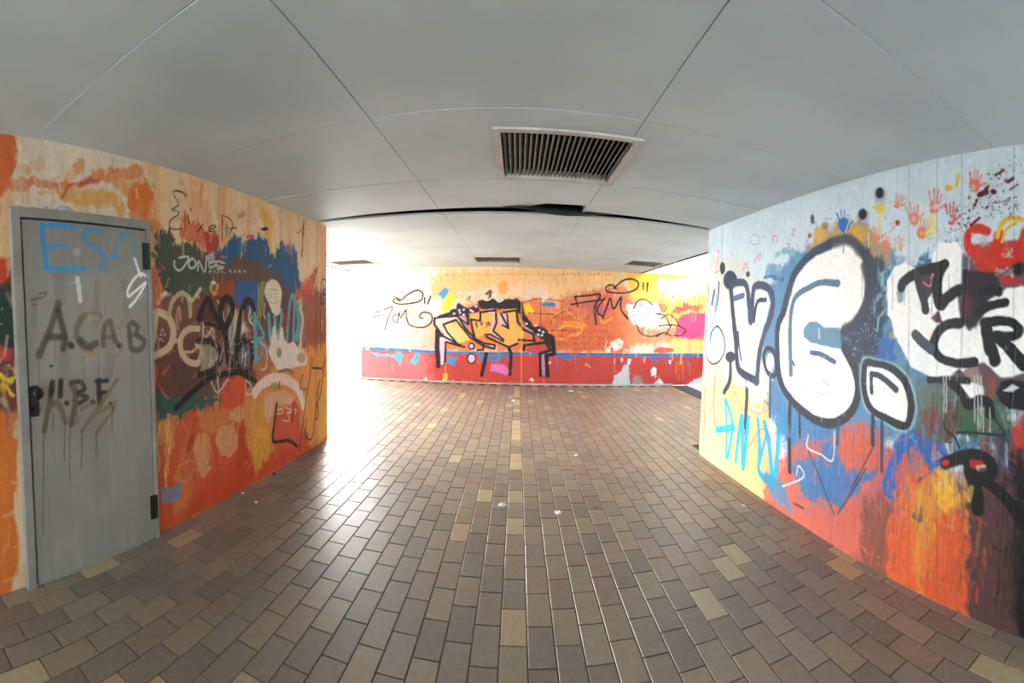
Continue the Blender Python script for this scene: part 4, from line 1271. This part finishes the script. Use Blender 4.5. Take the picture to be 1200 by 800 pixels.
for x in (522, 611):
    B.stroke([(x, 340 if x > 600 else 425), (x, 449)], .8, (238, 186, 96), a=.85, smooth=False)
B.drips([520, 523], 438, 450, 2.4, (240, 206, 60))
B.flecks(500, .04, .03, .1, .008, .02, .5)
B.weather()
bw = BX1
ev = np.array([(2.75, YB, 2.62), (bw, YB, 2.62), (bw, YB, BTOP), (2.75, YB, BTOP),
               (BX0, YB, 0), (BX0, YB + .3, 0), (BX0, YB + .3, 2.95), (BX0, YB, 2.95),
               (BX0, YB, 2.62), (2.75, YB, 2.62), (2.75, YB, 2.95), (BX0, YB, 2.95),
               (2.75, YB, BTOP), (bw, YB, BTOP), (bw, YB + .3, BTOP), (2.75, YB + .3, BTOP),
               (BX0, YB + .3, 0), (bw, YB + .3, 0), (bw, YB + .3, 2.95), (BX0, YB + .3, 2.95)], float)
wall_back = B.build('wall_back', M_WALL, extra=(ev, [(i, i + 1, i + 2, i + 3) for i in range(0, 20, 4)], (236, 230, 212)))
tag(wall_back, 'long far wall with orange mural, red foot band and blue line', 'wall', 'structure')
# ------------------------------------------------------------------ door_1: grey steel door in the left wall
DX = XL + .034
D = Canvas('x', DX, 1.0, 1.0 + .88, 0.03, 2.13, .0065, (150, 151, 147))


def plane_y(px, py):
    d = px_ray((px, py))
    q = d * (DX / d[0])
    return q[1], q[2] + EYE


dy0, dzt = plane_y(25, 252)
dy1, _ = plane_y(170, 272)
dzt = 2.125
D = Canvas('x', DX, dy0, dy1, 0.02, dzt, .0065, (140, 138, 129))
D0 = crop(0, 195, 3.81); D1 = crop(0, 320, 5.333); D2 = crop(0, 395, 3.72)
for c, p, a in (((154, 152, 143), .5, .5), ((124, 121, 112), .62, .5)):
    D._put(0, D.nx, 0, D.nz, np.clip((D.noise(.22, .5) - p) * 5, 0, 1) * a, c)
D.fill(PX('50,330 125,320 165,350 165,420 60,440 45,400'), (158, 152, 138), a=.5, soft=20, rough=10)
for q, w, a in (('365,0 375,180', 12, .35), ('610,60 600,300', 9, .4), ('780,60 790,260', 9, .3), ('215,200 215,320', 6, .35), ('400,420 400,640', 12, .35), ('690,440 680,640', 9, .35)):
    D.stroke(D1(q), w, (112, 106, 92), a=a, soft=1)
D.piece('graffiti_tag', 'pale blue letters ESA at the top of the steel door')
for q, w, a in (('182,266 260,262 335,272', 4.4, .9), ('186,266 195,360 208,458', 5, .95), ('196,360 292,354', 4.2, .85), ('206,456 290,460 380,456', 6, .85), ('455,292 410,278 374,300 385,340 440,370 465,410 445,452', 4.4, .75), ('468,455 472,470', 3, .8), ('490,410 525,400', 3.5, .75)):
    D.stroke(D0(q), w, (52, 146, 200), a=a, soft=.7)
D.stroke(D0('500,400 535,310 575,300 590,340'), 4, (84, 146, 182), a=.75, soft=.8)
D.stroke(D0('590,330 588,400 600,440'), 3.5, (100, 150, 178), a=.6, soft=.9)
D.end()
D.piece('graffiti_tag', 'glossy white angular tag near the upper hinge')
for q, w in (('600,410 615,455 628,490', 3.2), ('655,490 620,480 575,540 572,580 600,560 650,520 610,590 580,625', 3)):
    D.stroke(D0(q), w, (240, 242, 242), soft=.4)
D.end()
D.stroke(D0('345,500 352,540 358,600'), 5, (222, 222, 218), a=.85, dry=.25)
D.oval((90, 295), 6, 6, (176, 176, 170), a=.6, soft=4, rough=3)
for q in ('190,165 240,150', '200,175 280,145', '245,130 290,122 285,140', '200,195 235,200'):
    D.stroke(D1(q), 1.4, (40, 42, 46), a=.8)
BRN = (70, 60, 50)
D.piece('graffiti_tag', 'smoky black letters A.C.A.B across the middle of the steel door')
for q, w, c, a in (('245,510 280,430 320,330 365,190', 8, BRN, .8), ('365,230 385,320 405,400 395,470', 7, BRN, .85), ('300,400 400,398', 7, BRN, .85), ('625,270 540,262 490,310 480,390 520,460 570,490', 6.5, (104, 92, 76), .75), ('500,420 550,455 600,440', 7, BRN, .8), ('645,450 650,350 685,300 700,350 720,420 755,460', 6, (84, 72, 60), .75), ('655,400 720,400', 4.5, (96, 84, 68), .7), ('805,320 812,400 822,470 880,475 900,420 850,385 860,340 825,305', 5.5, (76, 66, 62), .8), ('800,390 860,380', 4, (90, 80, 70), .7), ('440,450 446,455', 6.5, (40, 36, 34), .9), ('740,455 745,450', 4, (50, 44, 40), .85), ('315,578 325,580', 3, (34, 34, 34), .9)):
    D.stroke(D1(q), w, c, a=a, soft=.8)
D.end()
D.stroke(D1('530,495 570,505 605,485'), 4, (176, 140, 104), a=.7, soft=.9)
D.stroke(D1('690,560 740,500 770,470'), 4, (150, 132, 104), a=.7, soft=.9)
D.stroke(D1('560,270 610,275'), 6, (190, 176, 120), a=.5, soft=1)
D.stroke(D1('710,330 750,345 775,290'), 5, (150, 130, 110), a=.5, soft=.9)
D.piece('graffiti_tag', 'black and brown dripping letters H.B.F beside the door handle')
for q, w, c, a in (('228,195 218,280 205,340 194,405', 6.5, (92, 76, 54), .9), ('228,200 222,250', 6, (44, 36, 30), .9), ('265,192 262,255', 6, (36, 32, 28), .95), ('215,300 255,290 285,370', 6.5, (110, 92, 66), .85), ('288,287 292,290', 5, (30, 28, 26), .95), ('312,200 330,260 312,375', 7, (96, 80, 58), .9), ('312,200 350,195 368,225 340,245 380,262 345,288', 5, (48, 42, 36), .9), ('430,188 432,240 436,292', 6, (40, 36, 32), .95), ('420,192 468,190', 4.5, (40, 36, 32), .95), ('435,242 470,240', 4.5, (40, 36, 32), .95), ('510,185 440,290 358,408', 4.4, (126, 106, 74), .85), ('355,315 410,280', 4.4, (126, 106, 74), .8), ('503,283 430,330 500,300 422,415', 4.6, (128, 108, 76), .85), ('400,280 408,284', 4, (80, 66, 46), .9), ('478,285 484,287', 3, (80, 66, 46), .9)):
    D.stroke(D2(q), w, c, a=a, soft=.6)
for x, y0, y1 in ((190, 400, 860), (282, 370, 540), (305, 370, 625), (357, 400, 575), (421, 410, 530), (232, 330, 400), (490, 300, 400), (336, 300, 380)):
    D.stroke(D2('%d,%d %d,%d' % (x, y0, x - 2, y1)), 1.3, (70, 62, 54), a=.8, soft=.5)
D.end()
for x, y0, y1 in ((170, 80, 200), (240, 0, 120), (365, 80, 200), (430, 80, 180), (575, 60, 100)):
    D.stroke(D2('%d,%d %d,%d' % (x, y0, x, y1)), 1.2, (110, 104, 94), a=.7, soft=.6)
D.stroke(D2('108,245 140,235 170,240'), 8, (70, 70, 68), a=.6, soft=1)

D.flecks(500, .02, .01, .06, .003, .006, .4)
D.weather(.08)
door = empty('door_1', (XL, (dy0 + dy1) / 2, 0))
tag(door, 'grey steel door with graffiti tags in the left wall', 'door', 'structure')
W2D = Matrix.Translation((-XL, -(dy0 + dy1) / 2, 0))


def door_part(o):
    o.parent = door
    o.matrix_parent_inverse = W2D
    return o


leaf = D.build('door_leaf', M_DOOR, extra=(np.array([
    (XL - .02, dy0, .02), (DX, dy0, .02), (DX, dy0, dzt), (XL - .02, dy0, dzt),
    (XL - .02, dy1, .02), (DX, dy1, .02), (DX, dy1, dzt), (XL - .02, dy1, dzt),
    (XL - .02, dy0, dzt), (DX, dy0, dzt), (DX, dy1, dzt), (XL - .02, dy1, dzt)], float), [(0, 1, 2, 3), (4, 5, 6, 7), (8, 9, 10, 11)], (150, 151, 147)))
door_part(leaf)
fw = .055
for nm, lo, hi in (('frame_jamb', (XL - .02, dy0 - .012 - fw, 0), (XL + .045, dy0 - .012, dzt + .012 + fw)),
                   ('frame_jamb', (XL - .02, dy1 + .010, 0), (XL + .045, dy1 + .010 + fw * .55, dzt + .012 + fw)),
                   ('frame_head', (XL - .02, dy0 - .012, dzt + .012), (XL + .045, dy1 + .010, dzt + .012 + fw))):
    door_part(box(nm, lo, hi, M_FRAME, bevel=.004))
door_part(box('frame_rebate', (XL - .02, dy0 - .012, 0.004), (XL + .012, dy1 + .010, dzt + .012), M_VOID))
door_part(box('threshold', (XL - .02, dy0 - .012, 0), (XL + .03, dy1 + .01, .016), M_FRAME, bevel=.003))
for (px, p0, p1) in ((171, 285, 316), (168.5, 584, 612)):
    y, z1 = plane_y(px, p0)
    _, z0 = plane_y(px, p1)
    bm = bmesh.new()
    box_bm(bm, (DX - .002, dy1 - .03, z0), (DX + .012, dy1 + .028, z1), .003)
    for k in range(3):
        mm = Matrix.Translation((DX + .012, dy1 + .005, z0 + (k + .5) * (z1 - z0) / 3))
        bmesh.ops.create_cone(bm, cap_ends=True, segments=12, radius1=.011, radius2=.011, depth=(z1 - z0) / 3 - .004, matrix=mm)
    h = link('hinge', bm_mesh('hinge', bm), M_BLACK)
    h['label'] = 'black door hinge'
    door_part(h)
# lock plate with cylinder and a short lever
y, zc = plane_y(40, 470)
_, zt = plane_y(40, 452)
_, zb = plane_y(40, 488)
bm = bmesh.new()
box_bm(bm, (DX, y - .026, zb), (DX + .01, y + .026, zt), .006)
bmesh.ops.create_cone(bm, cap_ends=True, segments=16, radius1=.017, radius2=.015, depth=.02, matrix=Matrix.Translation((DX + .015, y, zb + .04)) @ Matrix.Rotation(math.pi / 2, 4, 'Y'))
plate = link('lock_plate', bm_mesh('lock_plate', bm), M_BLACK)
plate['label'] = 'black lock plate'
door_part(plate)
bm = bmesh.new()
bmesh.ops.create_cone(bm, cap_ends=True, segments=20, radius1=.03, radius2=.026, depth=.05, matrix=Matrix.Translation((DX + .034, y, zt - .035)) @ Matrix.Rotation(math.pi / 2, 4, 'Y'))
bmesh.ops.create_uvsphere(bm, u_segments=18, v_segments=10, radius=.034, matrix=Matrix.Translation((DX + .06, y, zt - .035)) @ Matrix.Diagonal((.55, 1, 1, 1)))
knob = link('door_knob', bm_mesh('door_knob', bm), M_BLACK)
knob['label'] = 'round black door knob'
door_part(knob)
# lump of loose plaster over the head of the frame
bm = bmesh.new()
yy, zz = plane_y(77, 244)
bmesh.ops.create_icosphere(bm, subdivisions=3, radius=1, matrix=Matrix.Translation((XL + .015, yy, dzt + .075)) @ Matrix.Diagonal((.03, .055, .024, 1)))
for v in bm.verts:
    v.co += Vector((random.gauss(0, .002), random.gauss(0, .004), random.gauss(0, .003)))
o = link('plaster_lump', bm_mesh('plaster_lump', bm), M_CONC)
o['label'] = 'rough grey lump of plaster'
door_part(o)
# ------------------------------------------------------------------ floor of clay pavers
FX0, FX1 = -7.0, 3.66
floor = box('floor', (FX0, -4.2, -.25), (FX1, YB + .3, -.007), M_JOINT)
tag(floor, 'brown clay brick paving running down the underpass', 'floor', 'structure')
ground = box('ground_outside', (-60, -60, -.4), (60, 60, -.26), M_GROUND)
tag(ground, 'pale paved ground outside the underpass', 'ground', 'structure')
apron = box('floor_apron', (-40, WRAP_AT + .5, -.26), (FX0, 40, -.006), M_GROUND)
tag(apron, 'sunlit pale paving beyond the left opening', 'paving', 'structure')
BWX, BWY, JT = .13, .255, .006
PAL = [(134, 119, 105), (127, 114, 102), (139, 122, 105), (121, 109, 98), (141, 127, 109), (131, 119, 107), (136, 116, 101), (124, 113, 103), (143, 126, 106)]
LIGHT = [(176, 158, 124), (168, 152, 124), (172, 148, 116)]


def brick_arrays(cx, cy, dz, tx, ty, col):
    """chamfered paver: top, four bevels, four short sides"""
    hx, hy, c = (BWX - JT) / 2, (BWY - JT) / 2, .0025
    v = []
    for sx, sy in ((-1, -1), (1, -1), (1, 1), (-1, 1)):
        v.append((sx * (hx - c), sy * (hy - c), 0.0))
    for sx, sy in ((-1, -1), (1, -1), (1, 1), (-1, 1)):
        v.append((sx * hx, sy * hy, -c))
    for sx, sy in ((-1, -1), (1, -1), (1, 1), (-1, 1)):
        v.append((sx * hx, sy * hy, -.03))
    v = np.array(v)
    v[:, 2] += v[:, 0] * tx + v[:, 1] * ty + dz
    v[:, 0] += cx
    v[:, 1] += cy
    q = [(0, 1, 2, 3)]
    for i in range(4):
        j = (i + 1) % 4
        q += [(4 + i, 4 + j, j, i), (8 + i, 8 + j, 4 + j, 4 + i)]
    return v, np.array(q), np.tile(lin(col), (12, 1))


cells = []
for i in range(int(FX0 / BWX), int(FX1 / BWX) + 1):
    for j in range(int(-4.0 / BWY), int(YB / BWY) + 1):
        cx, cy = i * BWX + .015, j * BWY + (BWY / 2 if i % 2 else 0)
        if cx < FX0 + .07 or cx > FX1 - .07 or cy > YB - .12:
            continue
        if cy < WRAP_AT + .35 and not (XL - .06 < cx < XR + .06):
            continue
        light = random.random() < (.6 if abs(cx) < .09 else .045)
        cells.append((cx, cy, random.gauss(0, .0006), random.gauss(0, .003), random.gauss(0, .002), random.choice(LIGHT if light else PAL), light))
# the 300 largest in the photograph: nearest rows above the lower edge of the picture
def in_photo(c):
    d = math.hypot(c[0], c[1])
    return c[1] > 2.2 and d > 3.16 and c[1] < WRAP_AT + 1.2
near = sorted([c for c in cells if in_photo(c)], key=lambda c: math.hypot(c[0], c[1]))[:300]
ids = {id(c) for c in near}
variants = {}
for c in near:
    pal = (LIGHT if c[6] else PAL)
    key = (c[5], random.randrange(2))
    if key not in variants:
        v, q, cc = brick_arrays(0, 0, 0, random.gauss(0, .005), random.gauss(0, .003), c[5])
        variants[key] = mesh_np('brick', v, q, cc, flat=True)
        variants[key].materials.append(M_BRICK)
    o = link('brick', variants[key], None, floor)
    o.location = (c[0], c[1], c[2])
Vs, Qs, Cs, n = [], [], [], 0
for c in cells:
    if id(c) in ids:
        continue
    v, q, cc = brick_arrays(*c[:6])
    Vs.append(v); Qs.append(q + n); Cs.append(cc)
    n += 12
rest = link('brick_paving', mesh_np('brick_paving', np.vstack(Vs), np.vstack(Qs), np.vstack(Cs), flat=True), M_BRICK, floor)
tag(rest, 'remaining brown clay pavers', kind='stuff')

# strip of asphalt and whitewashed kerb where the paving ends on the right
strip = box('floor_strip', (FX1, WRAP_AT + .55, -.25), (FX1 + .34, YB, -.004), M_ASPH)
tag(strip, 'dark grey asphalt strip beside the brick paving at far right', 'asphalt', 'structure')
kerb = box('trim_1', (FX1 + .34, WRAP_AT + .55, -.25), (FX1 + 3.3, YB, .02), M_KERB, bevel=.01)
tag(kerb, 'pale concrete edging beyond the asphalt strip', 'kerb', 'structure')
base = box('baseboard_back', (BX0, YB - .03, -.004), (FX1, YB + .01, .035), M_CONC, bevel=.006)
tag(base, 'thin grey concrete fillet along the foot of the mural wall', 'skirting', 'structure')

side = box('wall_light_block', (4.55, WRAP_AT + .5, -.25), (4.85, YB + .3, 5.0), M_CONC)  # unseen wall, added to cut the sky light reaching the mural wall
tag(side, 'added unseen concrete wall cutting sky light behind the right corner', 'wall', 'structure')
# ------------------------------------------------------------------ ceiling boards
JY = 4.50
ceil = link('ceiling', None) if False else None
bm = bmesh.new()
box_bm(bm, (XL - 6.5, -4.2, 2.78), (XR + 6.5, JY - .5, 3.05))
box_bm(bm, (-4.15, JY - .5, 2.78), (2.80, YB + .3, 3.05))
box_bm(bm, (-4.15, JY + .3, 2.60), (-4.05, YB + .3, 2.78))
box_bm(bm, (2.74, JY + .3, 2.60), (2.80, YB, 2.78))
ceiling = link('ceiling', bm_mesh('ceiling', bm), M_VOID)
tag(ceiling, 'low ceiling of pale grey boards with an open dark joint', 'ceiling', 'structure')


def slab(name, pts, z0, z1, mat, parent, bevel=.003):
    bm = bmesh.new()
    a = [bm.verts.new((x, y, z0)) for x, y in pts]
    b = [bm.verts.new((x, y, z1)) for x, y in pts]
    bm.faces.new(a); bm.faces.new(b[::-1])
    for i in range(len(a)):
        j = (i + 1) % len(a)
        bm.faces.new((a[i], b[i], b[j], a[j]))
    bmesh.ops.recalc_face_normals(bm, faces=bm.faces)
    return link(name, bm_mesh(name, bm), mat, parent)


COLX = [XL - .0, -.81, .64, XR]
ROWY = [-4.2, -3.41, -2.28, -1.15, -.02, 1.11, 2.24, 3.37, JY]
G = .0028
VENTS = [(-.17, .71, 2.46, 3.36, 'large square ceiling grille nearest the camera, before the dark joint'),
         (-.87, .06, 7.75, 8.68, 'square ceiling grille at far centre above the mural'),
         (1.98, 2.70, 7.40, 8.25, 'square ceiling grille at far right near the ceiling edge'),
         (-3.80, -2.88, 7.78, 8.62, 'square ceiling grille at far left by the bright opening')]


def edge_y(x):
    xs = [XL, -1.6, -.8, -.2, .64, 1.3, XR]
    ys = [4.40, 4.33, 4.28, 4.23, 4.27, 4.31, 4.40]
    return float(np.interp(x, xs, ys))


def panel(x0, x1, y0, y1):
    """a board, cut round any grille that lies in it"""
    rects = [(x0 + G, x1 - G, y0 + G, y1 - G)]
    for (a, b, c, d, _) in VENTS:
        nxt = []
        for (p, q, r, s) in rects:
            if a >= q or b <= p or c >= s or d <= r:
                nxt.append((p, q, r, s)); continue
            if r < c: nxt.append((p, q, r, c))
            if d < s: nxt.append((p, q, d, s))
            r2, s2 = max(r, c), min(s, d)
            if p < a: nxt.append((p, a, r2, s2))
            if b < q: nxt.append((b, q, r2, s2))
        rects = nxt
    bm = bmesh.new()
    for (p, q, r, s) in rects:
        if q - p > .01 and s - r > .01:
            box_bm(bm, (p, r, HC), (q, s, HC + .02))
    if not bm.faces:
        bm.free(); return
    o = link('ceiling_board', bm_mesh('ceiling_board', bm), M_PANEL, ceiling)
    dz = random.uniform(0, .004)
    o.location.z = dz


for a, b in zip(COLX[:-1], COLX[1:]):
    for c, d in zip(ROWY[:-1], ROWY[1:]):
        if d == JY:        # last row: its far edge is ragged and drops towards the joint
            xs = np.linspace(a + G, b - G, 9)
            far = [(x, edge_y(x)) for x in xs]
            if a == -.81:  # broken corner with the black hole
                far = [(x, edge_y(x)) for x in np.linspace(a + G, -.05, 6)] + [(.05, 4.24), (.16, 4.12), (.24, 4.06), (b - G, 4.055)]
            slab('ceiling_board', [(a + G, c + G), (b - G, c + G)] + far[::-1], HC, HC + .02, M_PANEL, ceiling)
        else:
            panel(a, b, c, d)
FCOL = [-4.05, -2.26, -.81, .64, 2.09, 2.74]
FROW = [JY, 5.6, 6.73, 7.72, 8.72, YB - .003]
for a, b in zip(FCOL[:-1], FCOL[1:]):
    for c, d in zip(FROW[:-1], FROW[1:]):
        if c == JY and (a < -2.26 or b > 2.1):
            c = 4.2
        panel(a, b, c, d)
# sagging cover strip hanging out of the joint
n = 40
Vv, Qq = [], []
for i in range(n + 1):
    x = XL + .03 + (XR - XL - .06) * i / n
    sag = .012 + .02 * math.exp(-((x - .25) / .5) ** 2) + .008 * math.sin(x * 3.1)
    yb = edge_y(x) + .02 - (.12 * math.exp(-((x - .1) / .28) ** 2))
    for k in range(5):
        t = k / 4
        Vv.append((x, yb + (JY - .015 - yb) * t, HC + .05 + .05 * math.sin(t * 3.14) - sag * (1 - t) * 3))
for i in range(n):
    for k in range(4):
        Qq.append((i * 5 + k, i * 5 + k + 1, i * 5 + k + 6, i * 5 + k + 5))
cov = link('joint_cover', mesh_np('joint_cover', np.array(Vv), np.array(Qq)), M_COVER, ceiling)
cov['label'] = 'dark sagging cover strip in the open ceiling joint'
sol = cov.modifiers.new('thickness', 'SOLIDIFY'); sol.thickness = .006
o = box('ceiling_batten', (.62, 4.05, HC + .002), (.645, 4.32, HC + .05), M_PANEL, ceiling)

# ------------------------------------------------------------------ ceiling grilles
for (x0, x1, y0, y1, lab) in VENTS:
    cx, cy = (x0 + x1) / 2, (y0 + y1) / 2
    v = empty('ceiling_vent', (cx, cy, HC))
    tag(v, lab, 'vent', group='square ceiling grilles')
    w, d = (x1 - x0) / 2, (y1 - y0) / 2
    bm = bmesh.new()
    f = .045
    for lo, hi in (((-w, -d, -.012), (-w + f, d, .06)), ((w - f, -d, -.012), (w, d, .06)), ((-w + f, -d, -.012), (w - f, -d + f, .06)), ((-w + f, d - f, -.012), (w - f, d, .06))):
        box_bm(bm, lo, hi)
    link('vent_frame', bm_mesh('vent_frame', bm), M_VENT, v)
    box('vent_box', (-w + f, -d + f, .055), (w - f, d - f, .065), M_VOID, v)
    ns = 24
    bm = bmesh.new()
    box_bm(bm, (-.004, -d + f, -.004), (.004, d - f, .03))
    sm = bm_mesh('slat', bm)
    sm.transform(Matrix.Rotation(.5, 4, 'Y'))
    sm.materials.append(M_SLAT)
    for k in range(ns):
        s = link('slat', sm, None, v)
        s.location = (-w + f + (k + .5) * (2 * w - 2 * f) / ns, 0, .012)

# ------------------------------------------------------------------ litter
def scrap(px, py, size, mat, label, cat='litter', name='paper_scrap', flat=.5):
    p = px_floor(px, py)
    bm = bmesh.new()
    bmesh.ops.create_icosphere(bm, subdivisions=2, radius=size)
    for v in bm.verts:
        v.co *= random.uniform(.6, 1.25)
        v.co.z *= flat
        v.co.x *= 1.3
    zmin = min(v.co.z for v in bm.verts)
    bmesh.ops.translate(bm, verts=bm.verts, vec=(0, 0, -zmin))
    me = bm_mesh(name, bm)
    o = link(name, me, mat)
    o.location = (p[0], p[1], .001)
    o.rotation_euler.z = random.uniform(0, 6)
    tag(o, label, cat, group='litter on the brick paving')


scrap(588, 594, .030, M_PAPER, 'largest crumpled white paper scrap on the centre paving')
scrap(654, 602, .026, M_PAPER, 'white paper scrap just right of the largest one', flat=.35)
scrap(871.5, 593, .016, M_PAPER, 'small white scrap on dark paving below the right wall', flat=.35)
scrap(300, 589, .016, M_PAPER, 'white scrap on the dark paving near the left wall', flat=.35)
scrap(284.5, 578, .012, M_PAPER, 'tiny white scrap closest to the foot of the left wall', flat=.35)
scrap(354, 600, .010, M_PAPER, 'tiny white scrap farther out from the left wall', flat=.35)
scrap(698, 595, .018, M_BUTT, 'dry brown leaf right of the centre paving', cat='leaf', name='dry_leaf', flat=.3)
scrap(675.5, 534, .022, M_PAPER, 'small white scrap in the middle distance', flat=.35)
scrap(602, 470, .04, M_PAPER, 'white scrap far off in front of the mural, left one', flat=.35)
scrap(669.5, 459, .05, M_PAPER, 'white scrap close to the foot of the mural wall', flat=.3)
scrap(321, 556.5, .018, M_ASPH, 'small dark stone against the foot of the left wall', cat='stone', name='pebble', flat=.6)
